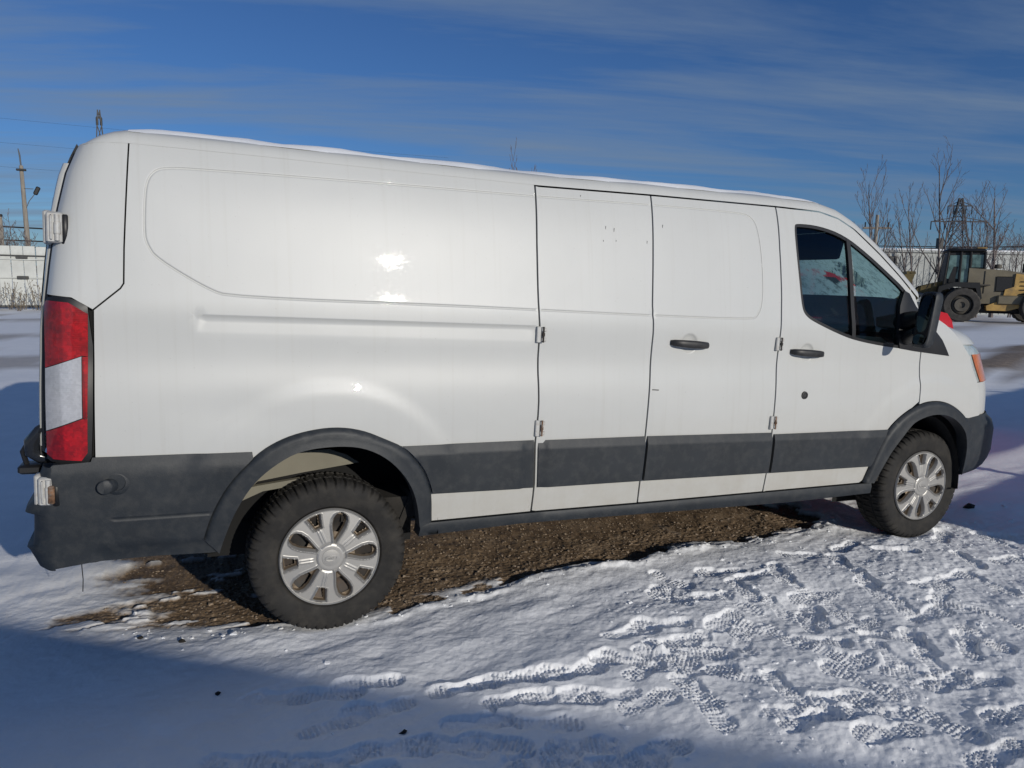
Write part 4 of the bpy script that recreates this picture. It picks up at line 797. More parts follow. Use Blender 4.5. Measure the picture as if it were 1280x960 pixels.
# mirror head
def mirror(sign):
    V = []; n = 20
    prof_x = [(-.034, .88), (-.031, .97), (-.024, 1.0), (.0, 1.0), (.024, .95), (.038, .80), (.044, .5), (.046, .0)]
    cx, cy, cz, hy, hz2 = 3.318, -.178, 1.525, .052, .162
    for px, s in prof_x:
        for k in range(n):
            a = 2*math.pi*k/n; c, s_ = math.cos(a), math.sin(a); e = .30
            V.append((cx+px+.026*s_*abs(s_)**-.4 if abs(s_) > 1e-6 else cx+px, cy+hy*s*math.copysign(abs(c)**e, c), cz+hz2*s*math.copysign(abs(s_)**e, s_)))
    return V, [tuple(f) for f in grid_faces(len(prof_x), n, True)]
for far_ in (False, True):
    V, Fc = mirror(1); V = np.array(V)
    if far_: V[:, 1] = W-V[:, 1]; Fc = [f[::-1] for f in Fc]
    mh = obj('mirror_housing', b2w(V), Fc, 'plastic', van, True, 45)
    g = MB(); g.prism(smooth_poly(np.array([(-.224, 1.374), (-.132, 1.374), (-.132, 1.676), (-.224, 1.676)]), 2), 3.284, 3.288, 'yz'); gv = np.array(g.V)
    g2 = MB(); g2.prism(smooth_poly(np.array([(-.218, 1.455), (-.138, 1.455), (-.138, 1.665), (-.218, 1.665)]), 2), 3.279, 3.2835, 'yz'); g2v = np.array(g2.V)
    g3 = MB(); g3.prism(smooth_poly(np.array([(-.216, 1.385), (-.140, 1.385), (-.140, 1.442), (-.216, 1.442)]), 2), 3.279, 3.2835, 'yz'); g3v = np.array(g3.V)
    arm = MB(); arm.tube([(3.40, .06, 1.40), (3.38, -.02, 1.42), (3.345, -.10, 1.45)], [.05, .045, .035], 10); arm.tube([(3.41, .07, 1.50), (3.385, -.03, 1.52), (3.35, -.11, 1.54)], [.06, .055, .04], 10); av_ = np.array(arm.V)
    for q_m in (gv, g2v, g3v): q_m[:, 0] += .026*np.clip((q_m[:, 2]-1.525)/.165, -1, 1)
    for nm, v_, f_2, mt in (('mirror_bezel', gv, g.F, 'black'), ('mirror_glass', g2v, g2.F, 'mirror'), ('wide_mirror_glass', g3v, g3.F, 'mirror'), ('mirror_arm', av_, arm.F, 'black')):
        if far_: v_ = v_.copy(); v_[:, 1] = W-v_[:, 1]
        obj(nm, b2w(v_), f_2, mt, mh, True, 40)
mb = MB(); mb.lathe([(0, -.004), (.033, -.004), (.037, .001)], 24, (3.36, 0, 0)); Vm = np.array(mb.V); Vm[:, 2] = Vm[:, 2]*.8+1.335; Vm[:, 1] += float(Y(3.36, 1.33))-.003; Vm[:, 0] -= 0.0
# ---- cab interior
mb = MB(); mb.box((3.06, W/2, 1.945), (.035, 1.55, .17), ry=R(14), bev=.01); obj('sun_visor', b2w(mb.V), mb.F, 'dash', van, True)
mb = MB(); mb.box((2.66, W/2, 2.045), (.85, W-.5, .03), bev=.01); obj('headliner', b2w(mb.V), mb.F, 'dash', van, True)
mb = MB(); mb.box((2.36, W/2, 1.25), (.04, W-.25, 1.5)); obj('bulkhead', b2w(mb.V), mb.F, 'dash', van, False)
mb = MB(); mb.box((2.0, W/2, .55), (3.9, W-.22, .10)); obj('cargo_floor', b2w(mb.V), mb.F, 'under', van, False)
for y_ in (.52, W-.52):
    t = MB(); t.box((2.62, y_, 1.25), (.16, .48, .66), ry=R(-12), bev=.05); st_ = obj('seat_back', b2w(t.V), t.F, 'seat', van, True, 50)
    t = MB(); t.box((2.55, y_, 1.68), (.10, .27, .20), ry=R(-8), bev=.04); obj('headrest', b2w(t.V), t.F, 'seat', st_, True, 50)
    t = MB(); t.box((2.86, y_, .98), (.52, .50, .18), bev=.05); obj('seat_cushion', b2w(t.V), t.F, 'seat', van, True, 50)
t = MB(); t.box((3.42, W/2, 1.18), (.42, W-.34, .42), bev=.08); obj('dashboard', b2w(t.V), t.F, 'dash', van, True, 50)
t = MB(); th = np.linspace(0, 2*math.pi, 29); t.tube([(3.12+.10*math.sin(a), 1.53+.19*math.cos(a), 1.38+.16*math.sin(a)) for a in th], .016, 8, False); t.tube([(3.12, 1.53, 1.38), (3.3, 1.53, 1.25)], .03, 8); obj('steering_wheel', b2w(t.V), t.F, 'black', van, True)
t = MB(); t.box((2.95, .14, 1.05), (.9, .05, .55), bev=.02); obj('door_trim', b2w(t.V), t.F, 'dash', van, True)
# ---- underbody, wells, axles
t = MB(); t.box((1.6, W/2, .50), (5.0, W-1.0, .10), bev=.02); t.box((1.6, .55, .42), (4.6, .09, .12)); t.box((1.6, W-.55, .42), (4.6, .09, .12)); t.box((1.3, W/2+.1, .36), (1.1, .5, .2), bev=.04); obj('chassis', b2w(t.V), t.F, 'under', van, True, 40)
t = MB(); t.tube([(0, .30, .345), (0, W-.30, .345)], .05, 10); t.lathe([(0, -.14), (.10, -.10), (.14, 0), (.10, .10), (0, .14)], 16, (0, W/2, .345)); t.box((0, .45, .40), (1.3, .06, .03)); t.box((0, W-.45, .40), (1.3, .06, .03)); obj('rear_axle', t.V, t.F, 'under', van, True, 40)
t = MB(); t.tube([(3.75, .30, .345), (3.75, W-.30, .345)], .04, 10); obj('front_axle', t.V, t.F, 'under', van, True, 40)
t = MB(); t.tube([(.48, .22, .56), (.70, .24, .55), (1.3, .5, .40), (2.4, .6, .38)], .035, 10); obj('exhaust_pipe', b2w(t.V), t.F, 'under', van, True, 40)
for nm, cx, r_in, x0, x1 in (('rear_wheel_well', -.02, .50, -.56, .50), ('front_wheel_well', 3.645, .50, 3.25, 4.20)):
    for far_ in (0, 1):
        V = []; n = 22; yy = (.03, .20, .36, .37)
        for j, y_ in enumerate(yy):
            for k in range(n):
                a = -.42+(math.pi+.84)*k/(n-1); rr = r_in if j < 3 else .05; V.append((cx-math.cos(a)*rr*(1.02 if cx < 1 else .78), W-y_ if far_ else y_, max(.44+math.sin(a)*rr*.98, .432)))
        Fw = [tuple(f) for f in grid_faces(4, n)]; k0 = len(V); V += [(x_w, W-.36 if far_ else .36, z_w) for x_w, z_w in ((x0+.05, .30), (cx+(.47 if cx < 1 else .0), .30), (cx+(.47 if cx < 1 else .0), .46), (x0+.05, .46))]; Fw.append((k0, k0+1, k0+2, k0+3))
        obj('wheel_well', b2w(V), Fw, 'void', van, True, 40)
t = MB(); t.prism([(-.48, .50), (-.46, .60), (-.36, .70), (-.24, .765), (-.10, .80), (.02, .805), (.10, .775), (.16, .735), (-.10, .700), (-.30, .668)], .27, .30); obj('inner_wheel_panel', b2w(t.V), t.F, 'inner', van, False)
t = MB(); t.prism([(-.46, .585), (-.40, .64), (-.30, .657), (-.02, .692), (-.02, .665), (-.28, .630), (-.42, .57)], .235, .268); obj('frame_rail', b2w(t.V), t.F, 'inner', van, False)
t = MB(); t.prism([(.30, .44), (.33, .44), (.40, .62), (.37, .62)], .10, .30); obj('mud_flap_bracket', b2w(t.V), t.F, 'under', van, False)
# ---- wheels
RO = .2265
def tyre_mesh():
    n = 288; pr = [(.218, .045), (.2275, .020), (.236, .010), (.262, .002), (.292, -.002), (.316, .001), (.330, .006), (.3395, .013), (.3475, .022), (.3515, .034), (.353, .052), (.3545, .070), (.3545, .074), (.3545, .082), (.3545, .086), (.355, .117)]
    pr = pr+[(r, .235-a) for r, a in pr[::-1][1:]]; V = np.zeros((len(pr), n, 3)); th = 2*np.pi*np.arange(n)/n
    for i, (r, a) in enumerate(pr):
        s = np.arange(n); ph = s + (2 if a > .09 else 0) + (1 if a > .15 else 0); rr = np.full(n, r)
        if r > .3385:
            d = np.where(ph % 6 == 0, .0095, 0); d = np.maximum(d, np.where(ph % 6 == 3, .0035, 0))
            if .0715 < a < .0845 or .0715 < .235-a < .0845: d[:] = .009
            rr = rr-d
        elif r > .329: rr = rr-np.where(ph % 6 == 0, .004, 0); 
        off = np.where((np.arange(n) % 6 == 0) & (.329 < r < .349), .004, 0.)*(1 if a < .117 else -1)
        V[i] = np.stack([rr*np.cos(th), np.full(n, a)+off, rr*np.sin(th)], -1)
    me_ = (V.reshape(-1, 3), grid_faces(len(pr), n, True)); return me_
def cover_mesh():
    nr, nt_ = 72, 480; r = np.concatenate([np.linspace(.030, .07, 8), np.linspace(.0725, .2265, nr-8)]); th = 2*np.pi*np.arange(nt_)/nt_; RR, TT = np.meshgrid(r, th, indexing='ij')
    def local(off): 
        d = (TT-R(off)+R(36)) % R(72)-R(36); return d*RR*1.0
    tL, tS = local(0), local(36)
    wL = np.interp(RR, [.072, .095, .125, .150, .180, .200, .209, .211], [.006, .013, .024, .032, .034, .026, .012, -.01]); dL = np.abs(tL)-wL; dL = np.maximum(dL, .072-RR)
    wS = np.interp(RR, [.140, .145, .18, .210, .213], [-.01, .017, .025, .033, -.01]); dS = np.abs(tS)-wS; dS = np.maximum(dS, np.maximum(.142-RR, RR-.211))
    h = -.004+.010*np.interp(RR, [.03, .075, .15, .2265], [1.0, .9, .6, .2])          # gentle dish, + is outward
    h += .011*np.exp(-((dL-.0035)/.0040)**2)+.010*np.exp(-((dS-.0035)/.0038)**2)
    sp = np.exp(-((np.abs(tS)-.006)/.004)**2)*np.clip((RR-.07)/.02, 0, 1)*np.clip((.150-RR)/.02, 0, 1); h += .0025*sp
    h -= .026*np.clip((-dL)/.010, 0, 1)+.026*np.clip((-dS)/.009, 0, 1)
    lip = np.clip((RR-.2165)/.004, 0, 1); h = h*(1-lip)+lip*(.006-.012*np.clip((RR-.2225)/.004, 0, 1))
    cap = np.clip((.062-RR)/.004, 0, 1); h = np.where(RR < .066, h*(1-cap)+cap*.010, h)
    h -= .004*np.exp(-((RR-.066)/.003)**2)
    hole = ((dL < -.0095) & (RR > .112) & (RR < .195)) | ((dS < -.010) & (RR > .155) & (RR < .203))
    V = np.stack([RR*np.cos(TT), .008-h, RR*np.sin(TT)], -1).reshape(-1, 3); Fc = grid_faces(nr, nt_, True); hk = hole.reshape(-1)[Fc].sum(1) >= 3; Fc = Fc[~hk]
    return V, Fc
tyV, tyF = tyre_mesh(); cvV, cvF = cover_mesh()
wheel0 = empty('wheel'); wheel0.parent = van; wheel0.location = (0, .07, .349)
obj('tyre', tyV, tyF, 'rubber', wheel0, True, 30)
cvo = obj('wheel_cover', cvV, cvF, 'cover', wheel0, True, 50)
t = MB(); t.lathe([(0, -.006), (.022, -.006), (.0395, -.004), (.042, .004)], 32, (0, 0, 0)); t.tube([(.026*math.cos(a), -.0065, .012*math.sin(a)) for a in np.linspace(0, 2*math.pi, 25)], .0016, 5, False); 
t.tube([(-.013+.0024*k, -.0065, .004*math.sin(k*1.9)) for k in range(12)], .0012, 4)
obj('centre_cap', t.V, t.F, 'cover', wheel0, True, 40)
t = MB(); t.lathe([(.0, .050), (.06, .048), (.10, .062), (.15, .060), (.19, .045), (.223, .035), (.223, .20)], 40, (0, 0, 0)); 
for k in range(6): t.lathe([(0, .034), (.012, .034), (.013, .05)], 8, (.082*math.cos(k*math.pi/3), 0, .082*math.sin(k*math.pi/3)))
obj('steel_wheel', t.V, t.F, 'steel', wheel0, True, 40)
def rotated(o, a):  # spin the wheel on its axle
    o.rotation_euler = (0, a, 0)
rotated(wheel0, R(-3))
wf = dup(wheel0, van); wf.location = (3.75, .07, .349); rotated(wf, R(14))
for x in (0, 3.75):
    w_ = dup(wheel0, van); w_.location = (x, W-.07, .349); w_.rotation_euler = (0, R(20), R(180))
# ---- snow lying on the roof
xs_ = np.concatenate([np.linspace(-.80, -.6, 6), np.linspace(-.55, 2.9, 70)]); V = []
base = np.stack([sect(x, .05+.02*np.clip((x-2.3)/.5, 0, 1)) for x in xs_]); nb = base.shape[1]
rr = rng.normal(size=(len(xs_), nb)); 
for _ in range(2): rr = (rr+np.roll(rr, 1, 0)+np.roll(rr, -1, 0))/1.8
def bumpy(x, y): return .5+.5*np.sin(x*7.3+1.1*np.sin(y*9))*np.sin(x*3.1+y*4.2+1)
edge = np.linspace(0, 1, nb); i0 = 4
sv_ = base[:, i0:nb-i0].copy(); nn = sv_.shape[1]
th_ = .009+.008*bumpy(sv_[..., 0], sv_[..., 1])+.0022*rr[:, i0:nb-i0]
k = np.minimum(np.arange(nn), nn-1-np.arange(nn)); taper = np.clip((k-.0)/2.2, 0, 1)[None]**.6; ft = np.clip((xs_+.82)/.12, 0, 1)*np.clip((2.93-xs_)/.30, 0, 1); taper = taper*ft[:, None]
sv_[..., 1] += np.where(np.arange(nn) < nn/2, 1, -1)*.010*np.sin(xs_*9)[:, None]*(1-np.clip(k/4, 0, 1))[None]
sv_[..., 2] += th_*taper-.0015
snow = obj('roof_snow', b2w(sv_.reshape(-1, 3)), grid_faces(len(xs_), nn), 'snow', None, True)
tag(snow, 'thin layer of white snow lying on the van roof', 'snow', kind='stuff')
# ---------------------------------------------------------------- background
def frame(px, py, ang):  # local frame on the ground
    return Matrix.Translation((px, py, 0)) @ Matrix.Rotation(ang, 4, 'Z')
# far left: grey white board fence, 2.7 m high, with two dark rails
fdir = Vector((1.55, .17, 0)).normalized(); f0 = Vector((-7.72, 34.1, 0))-fdir*5.0; fa = math.atan2(fdir.y, fdir.x)
fence = empty('board_fence', f0, fa, label='tall grey white board fence with two rails behind the van tail', cat='fence')
bm_ = MB().box((0, 0, 1.33), (.425, .05, 2.52), bev=.012); bp = bm_.build('fence_board', 'fence', fence); bp.location = (0, 0, 0)
for k in range(1, 40):
    c = bp.copy(); COL.objects.link(c); c.location = (k*.44, rng.uniform(-.012, .012), rng.uniform(-.02, .02)+(.04 if k < 12 else 0)); c.rotation_euler = (0, rng.uniform(-.006, .006), 0)
for z_ in (2.20, 2.05, 1.28, .10):
    mb = MB().box((8.5, -.06, z_), (17.6, .05, .055 if z_ > .2 else .10), bev=.01); mb.build('fence_rail', 'fence_dark' if z_ != 1.28 and z_ != 2.05 else 'fence', fence)
for k in range(2, 40, 5):
    for z_ in (2.13, 1.30): MB().box((k*.44+.6, -.10, z_), (.42, .06, .13), bev=.02).build('rail_clamp', 'fence_dark', fence)
def pos(u, v_, d): # helper kept in real metres: point at image-free coordinates is listed directly below
    raise NotImplementedError
# utility pole with a lamp arm, and a shorter post
pole = empty('utility_pole', (-9.05, 49.4, 0), 0, label='tall grey wooden utility pole with a lamp arm beyond the board fence', cat='utility pole')
MB().tube([(.08, 0, 0), (-.03, .1, 4.0), (-.12, .2, 7.6)], [.15, .13, .10], 10).build('pole_shaft', 'wood', pole)
MB().tube([(-.12, .2, 7.5), (-.16, .2, 8.2), (-.22, .2, 8.55)], [.05, .05, .03], 6).build('pole_top_pin', 'galv', pole)
MB().box((-.11, .1, 7.35), (.5, .16, .12), bev=.02).build('insulator_bracket', 'ldark', pole)
mb = MB().tube([(-.06, .1, 5.0), (.2, .05, 5.6), (.5, 0, 6.0)], .025, 6); mb.tube([(-.1, .1, 6.3), (.45, 0, 6.3)], .02, 6); mb.build('lamp_arm', 'galv', pole)
MB().box((.62, 0, 6.2), (.24, .14, .5), ry=R(25), bev=.05).build('lamp_head', 'ldark', pole)
post = empty('timber_post', (-9.7, 46.0, 0), 0, label='short dark timber post left of the tall utility pole', cat='post')
MB().tube([(.05, 0, 0), (-.02, 0, 4.55)], [.13, .11], 8).build('post_shaft', 'wood', post); MB().box((-.02, 0, 4.5), (.24, .24, .14), bev=.02).build('post_cap', 'ldark', post)
def cable(name, a, b, sag, label, r=.02, n=24):
    a = Vector(a); b = Vector(b); pts = [a.lerp(b, i/n)-Vector((0, 0, sag*4*(i/n)*(1-i/n))) for i in range(n+1)]
    o = MB().tube(pts, r, 5).build(name, 'wire', None); return tag(o, label, 'cable', 'power cables')
cable('power_cable', (-25, 49, 4.5), (12, 51.3, 4.1), .25, 'thick lower cable crossing the utility pole, topmost of the three bundled ones', .045)
cable('power_cable', (-25, 47, 3.55), (12, 48.0, 3.3), .2, 'cable running from the short timber post, middle of the bundled ones', .04)
cable('power_cable', (-25, 45.8, 3.1), (12, 46.2, 2.9), .15, 'lowest cable on the short timber post just above the board fence', .04)
for z_, lb in ((16.6, 'faint high power line across the sky at the left, topmost of three'), (14.3, 'faint high power line across the sky at the left, middle of three'), (12.0, 'faint high power line across the sky at the left, lowest of three')):
    cable('power_line', (-60, 84, z_+.4), (30, 90, z_), .6, lb, .008)
# lattice towers
def lattice(name, loc, h, wb, wt, arms, ang, label, r=.12):
    e = empty(name, loc, ang, label=label, cat='lattice tower', group='lattice power towers'); mb = MB(); n = 7; lv = [h*(1-(1-i/n)**1.25) for i in range(n+1)]
    wz = lambda z: (wb+(wt-wb)*z/h)/2
    for sx_ in (-1, 1):
        for sy_ in (-1, 1): mb.tube([(sx_*wz(z), sy_*wz(z), z) for z in lv], r, 4)
    mb.build('tower_legs', 'tower', e, False); mb = MB()
    for i in range(n):
        a, b = lv[i], lv[i+1]
        for s in (-1, 1):
            mb.tube([(-wz(a), s*wz(a), a), (wz(b), s*wz(b), b)], r*.6, 4); mb.tube([(wz(a), s*wz(a), a), (-wz(b), s*wz(b), b)], r*.6, 4)
            mb.tube([(s*wz(a), -wz(a), a), (s*wz(b), wz(b), b)], r*.6, 4); mb.tube([(s*wz(a), wz(a), a), (s*wz(b), -wz(b), b)], r*.6, 4)
    mb.build('tower_bracing', 'tower', e, False)
    for z_, hw in arms:
        mb = MB(); mb.tube([(-hw, 0, z_), (hw, 0, z_)], r*1.1, 4); mb.tube([(-hw, 0, z_), (0, 0, z_+.9), (hw, 0, z_)], r*.7, 4); a_ = mb.build('cross_arm', 'tower', e, False)
        for s in (-1, -.5, .5, 1):
            MB().tube([(s*hw, 0, z_), (s*hw, 0, z_-1.5)], r*.8, 5).build('insulator_string', 'ldark', a_)
    return e
lattice('lattice_tower', (130.1, 95.7, 0), 18.2, 6.0, .5, [(14.0, 4.6), (16.8, 2.0)], -.63, 'dark lattice power tower with two wide cross arms seen between bare trees', .13)
lattice('lattice_tower', (-16.4, 183.3, 0), 35.2, 5.4, .4, [(33.6, .5)], .1, 'narrow lattice power tower tip poking above the van roof at the tail', .16)
p2 = empty('cross_arm_pole', (49.7, 41.8, 0), -.6, label='wooden power pole with one cross arm behind the leftmost bare tree', cat='utility pole')
MB().tube([(0, 0, 0), (0, 0, 7.3)], [.17, .13], 8).build('pole_shaft', 'wood', p2); MB().box((0, 0, 6.3), (2.0, .14, .16), bev=.02).build('cross_arm', 'wood', p2)
mb = MB(); 
for s in (-.85, .85): mb.tube([(s, 0, 6.35), (s, 0, 6.75)], .05, 6)
mb.build('insulators', 'ldark', p2)
cable('power_line', (38, 47, 5.0), (75, 20, 5.6), .5, 'power line passing behind the bare trees, upper of two', .035); cable('power_line', (38, 44, 4.3), (80, 14, 7.2), .7, 'power line passing behind the bare trees, lower of two', .04)
# pale long building row at the right with snow on its roof
wd_ = Vector((50.19-41.97, 30.25-33.81, 0)).normalized(); wa = math.atan2(wd_.y, wd_.x); w0 = Vector((41.97, 33.81, 0))
bld = empty('long_shed', w0, wa, label='long pale metal shed with snow along its roof edge behind the loader', cat='shed')
MB().box((4.0, 2.5, 1.98), (24, 5.0, 3.96)).build('shed_wall', 'wall', bld, False)
mb = MB(); 
for k in range(60): mb.box((-7.9+k*.4, -.02, 1.9), (.05, .04, 3.7))
o = mb.build('wall_rib', 'wall', bld, False); o['kind'] = 'stuff'
MB().box((4.0, 2.5, 4.03), (24.3, 5.3, .12), bev=.03).build('roof_edge', 'wall', bld); MB().box((4.0, 2.5, 4.16), (24.2, 5.2, .13), bev=.05).build('snow_cap', 'snow', bld)
for px_ in (.35, 6.2): MB().box((px_, -.06, 3.3), (.55, .08, .8), bev=.02).build('vent_louvre', 'ldark', bld)
mb = MB().box((3.9, 1.0, 4.55), (.35, .35, .9), bev=.02); mb.build('roof_flue', 'ldark', bld)
# bare trees
def branch(mb, tw, p, d, l, r, dep, rg_, spread, up):
    n = 5; pts = [p]; rs = [r]; q = Vector(p); dd = Vector(d).normalized()
    for i in range(n):
        dd = (dd+Vector(rg_.normal(size=3))*.045+Vector((0, 0, up))).normalized(); q = q+dd*l/n; pts.append(q.copy()); rs.append(max(r*(1-.8*(i+1)/n), .0072))
    (mb if dep < 2 else tw).tube(pts, rs, 6 if dep < 2 else 4, False)
    if dep >= 3: return
    k = (8, 4, 2, 0)[dep]
    for i in range(k):
        t = (.25 if dep == 0 else .2)+(.95-(.25 if dep == 0 else .2))*(i+rg_.random()*.8)/k; idx = t*n; a = int(min(idx, n-1)); pp = pts[a].lerp(pts[a+1], min(idx-a, 1)); ax = (pts[a+1]-pts[a]).normalized()
        az = rg_.uniform(0, 2*math.pi); o1 = ax.orthogonal().normalized(); o2 = ax.cross(o1); side = o1*math.cos(az)+o2*math.sin(az)
        sp = spread*rg_.uniform(.7, 1.3); nd_ = ax*math.cos(sp)+side*math.sin(sp)
        branch(mb, tw, pp, nd_, l*rg_.uniform(.35, .55)*(1.05-.45*t), max(rs[a]*.55, .008), dep+1, rg_, spread, up)
def tree(loc, h, r, seed, label, spread=.55, up=.05, lean=(0, 0), stems=1, group='bare trees behind the loader', name='bare_tree'):
    e = empty(name, loc, 0, label=label, cat='tree', group=group); rg_ = np.random.default_rng(seed); mb, tw = MB(), MB()
    for s in range(stems):
        d = Vector((lean[0]+rg_.normal()*.10*(stems > 1), lean[1]+rg_.normal()*.1*(stems > 1), 1)); branch(mb, tw, Vector((rg_.normal()*.15*(stems > 1), 0, 0)), d, h*.90*(1 if s == 0 else rg_.uniform(.7, .95)), r*.8, 0, rg_, spread, up)
    mb.build('trunk', 'bark', e, False); tw.build('crown', 'twig', e, False); return e
G2 = 'bare trees behind the loader'
tree((37.1, 30.3, 0), 8.6, .10, 1, 'bare tree with several upright stems nearest the van windscreen', .42, .09, stems=3)
tree((39.4, 29.4, 0), 7.4, .09, 2, 'slim bare sapling with a forked top, second from the van', .45, .07, stems=2)
tree((40.7, 28.7, 0), 10.0, .12, 12, 'tallest bare tree with long rising limbs', .50, .08, stems=2)
tree((41.9, 27.4, 0), 7.4, .08, 4, 'thin bare tree standing right behind the loader cab', .45, .08, stems=2)
tree((42.6, 28.6, 0), 6.9, .08, 5, 'bare slender tree just right of the lattice tower', .45, .09, stems=2)
tree((43.6, 27.5, 0), 7.9, .17, 6, 'bushy bare tree with a thick dark trunk by the loader hood', .62, .03, lean=(.03, 0))
tree((45.5, 27.6, 0), 5.6, .06, 8, 'low bare bush like tree at the far right edge', .6, .05, stems=3)
tree((15.98, 34.45, 0), 7.9, .07, 9, 'bare treetop showing as a few twigs above the van roof', .35, .10, stems=3, group='bare trees beyond the van')
for i, (x_, y_, h_, lb) in enumerate(((-9.9, 41.0, 4.3, 'leafless shrub behind the board fence at the left photo edge'), (-9.0, 42.0, 4.4, 'leafless shrub behind the fence between the timber post and the pole'), (-7.9, 41.5, 4.2, 'leafless shrub behind the fence right beside the van tail'), (-11.2, 41.0, 4.2, 'leafless shrub behind the board fence just outside the photo edge'))):
    tree((x_, y_, 0), h_, .045, 20+i, lb, .6, .06, stems=5, group='leafless shrubs behind the fence', name='leafless_shrub')
for i, (x_, y_, h_, lb) in enumerate(((53.2, 34.9, 6.6, 'leafless shrub rising behind the shed just right of the thick trunked tree'), (55.3, 34.1, 6.4, 'leafless shrub rising behind the shed at the extreme edge past the loader hood'))):
    tree((x_, y_, 0), h_, .05, 60+i, lb, .6, .06, stems=6, group='leafless shrubs behind the shed', name='leafless_shrub')
# dry weeds before the fence
def weed(loc, h, seed, label):
    e = empty('dry_weed', loc, 0, label=label, cat='weed', group='dry weeds along the fence'); rg_ = np.random.default_rng(seed); mb = MB(); hd = MB()
    for s in range(6):
        b = Vector((rg_.normal()*.12, rg_.normal()*.05, 0)); t = b+Vector((rg_.normal()*.14, rg_.normal()*.06, h*rg_.uniform(.55, 1))); mid = b.lerp(t, .5)+Vector((rg_.normal()*.05, 0, 0)); mb.tube([b, mid, t], [.014, .011, .007], 4)
        for k in range(3):
            f_ = rg_.uniform(.4, 1); p = b.lerp(t, f_); d = Vector((rg_.normal()*.12, rg_.normal()*.06, rg_.uniform(.05, .2))); mb.tube([p, p+d], [.008, .005], 4); hd.box(p+d, (.02, .02, .05), rz=rg_.uniform(0, 3), ry=rg_.normal()*.4)
    mb.build('stem', 'stalk', e, False)['kind'] = 'stuff'; hd.build('seed_head', 'stalk', e, False)['kind'] = 'stuff'
for i, (x_, y_, h_, lb) in enumerate(((-7.55, 33.0, 1.05, 'dry weed clump at the left photo edge before the fence'), (-7.05, 33.3, 1.15, 'tall dry weed left of the middle of the visible fence'), (-6.75, 33.4, .95, 'dry weed with seed heads near the middle of the fence'), (-6.15, 33.2, 1.25, 'tallest dry weed beside the van tail before the fence'), (-6.0, 32.6, .8, 'short dry weed closest to the van tail'), (-6.6, 32.2, .35, 'low dark weed tuft at the foot of the fence'))):
    weed((x_, y_, 0), h_, 40+i, lb)
# wheel loader, articulated, facing left in the photo (local +x is forward)
ld = empty('wheel_loader', (35.45, 23.90, 0), R(126+10), label='dusty yellow and black wheel loader with an enclosed cab parked by the trees', cat='wheel loader')
def P_(b, name, mat, par=ld, sm=True): return b.build(name, mat, par, sm, 40)
def ltyre(x, y):
    e = empty('loader_wheel', (x, y, .865), 0); e.parent = ld; e.scale = (.93, 1, .93); mb = MB(); n = 60; pr = [(.52, .05), (.56, -.01), (.72, -.05), (.84, -.02), (.90, .05), (.925, .16), (.93, .30), (.925, .44), (.90, .55), (.84, .62), (.56, .61), (.52, .55)]
    base = []
    for i, (r, a) in enumerate(pr):
        for k in range(n):
            g = .035 if (k % 3 == 0 and r > .85) else 0; t = 2*math.pi*k/n; base.append(((r-g)*math.cos(t), a-.3, (r-g)*math.sin(t)))
    mb.V = base; mb.F = [tuple(f) for f in grid_faces(len(pr), n, True)]; P_(mb, 'loader_tyre', 'ltyre', e)
    s = 1 if y > 0 else -1; r_ = MB().lathe([(0, .16), (.14, .15), (.17, .08), (.34, .06), (.38, .16), (.50, .20), (.54, .26)], 28, (0, -.3-.05, 0)); 
    if s > 0: 
        r_.V = [(v[0], -v[1], v[2]) for v in r_.V]
    P_(r_, 'loader_rim', 'lrim', e)
# near side is +y when facing -x on screen: the camera sees the machine's left flank
for x_, y_ in ((-.2, 1.0), (-.2, -1.0), (-3.55, 1.0), (-3.55, -1.0)): ltyre(x_, y_)
P_(MB().prism([(-3.4, 1.55), (-3.4, 2.30), (-3.2, 2.40), (-2.0, 2.60), (-.45, 2.68), (-.45, 1.20), (-1.1, .95), (-3.2, .95), (-3.4, 1.3)], -.85, .85), 'engine_hood', 'lgrey')
P_(MB().box((-2.0, .87, 1.92), (.72, .04, .74), bev=.03), 'hood_vent', 'ldark'); P_(MB().box((-1.15, .86, 2.0), (.03, .03, 1.1)), 'hood_seam', 'ldark')
P_(MB().prism([(-3.7, 1.0), (-3.7, 2.25), (-2.45, 2.44), (-2.42, 1.80), (-2.05, 1.66), (-2.0, 1.30), (-2.6, 1.1)], -.93, .93), 'rear_guard', 'yellow')
for k in range(4): P_(MB().box((-2.9, .95, 1.45+.2*k), (.5, .03, .05), bev=.01), 'guard_slot', 'ldark')
P_(MB().prism([(-3.2, 1.40), (-2.2, 1.25), (-1.3, .85), (-1.35, .62), (-2.2, .62), (-3.3, .95)], -.80, .95), 'frame_step', 'yellow')
P_(MB().box((-1.5, 0, .75), (3.2, 1.1, .55), bev=.08), 'main_frame', 'ldark'); P_(MB().box((-2.4, .8, 1.15), (1.3, .5, .45), bev=.05), 'battery_box', 'lgrey')
P_(MB().prism([(.62, 1.75), (.55, 3.42), (.1, 3.46), (-1.12, 3.46), (-1.12, 2.6), (-.45, 1.75)], -.70, .70), 'cab_core', 'ldark')
P_(MB().box((-.28, 0, 3.56), (1.75, 1.7, .16), bev=.05, taper=.94), 'cab_roof', 'ldark'); P_(MB().box((-.95, 0, 3.67), (.45, 1.3, .08), bev=.03), 'roof_beacon_plate', 'yellow')
for a, b in (((.62, .78, 1.75), (.50, .78, 3.48)), ((-.06, .78, 1.75), (-.06, .78, 3.48)), ((-.50, .78, 2.0), (-.48, .78, 3.48)), ((-1.12, .78, 2.62), (-1.10, .78, 3.48)), ((.62, -.78, 1.75), (.50, -.78, 3.48)), ((-1.12, -.78, 2.62), (-1.10, -.78, 3.48))): P_(MB().tube([a, b], .055, 6), 'cab_pillar', 'ldark')
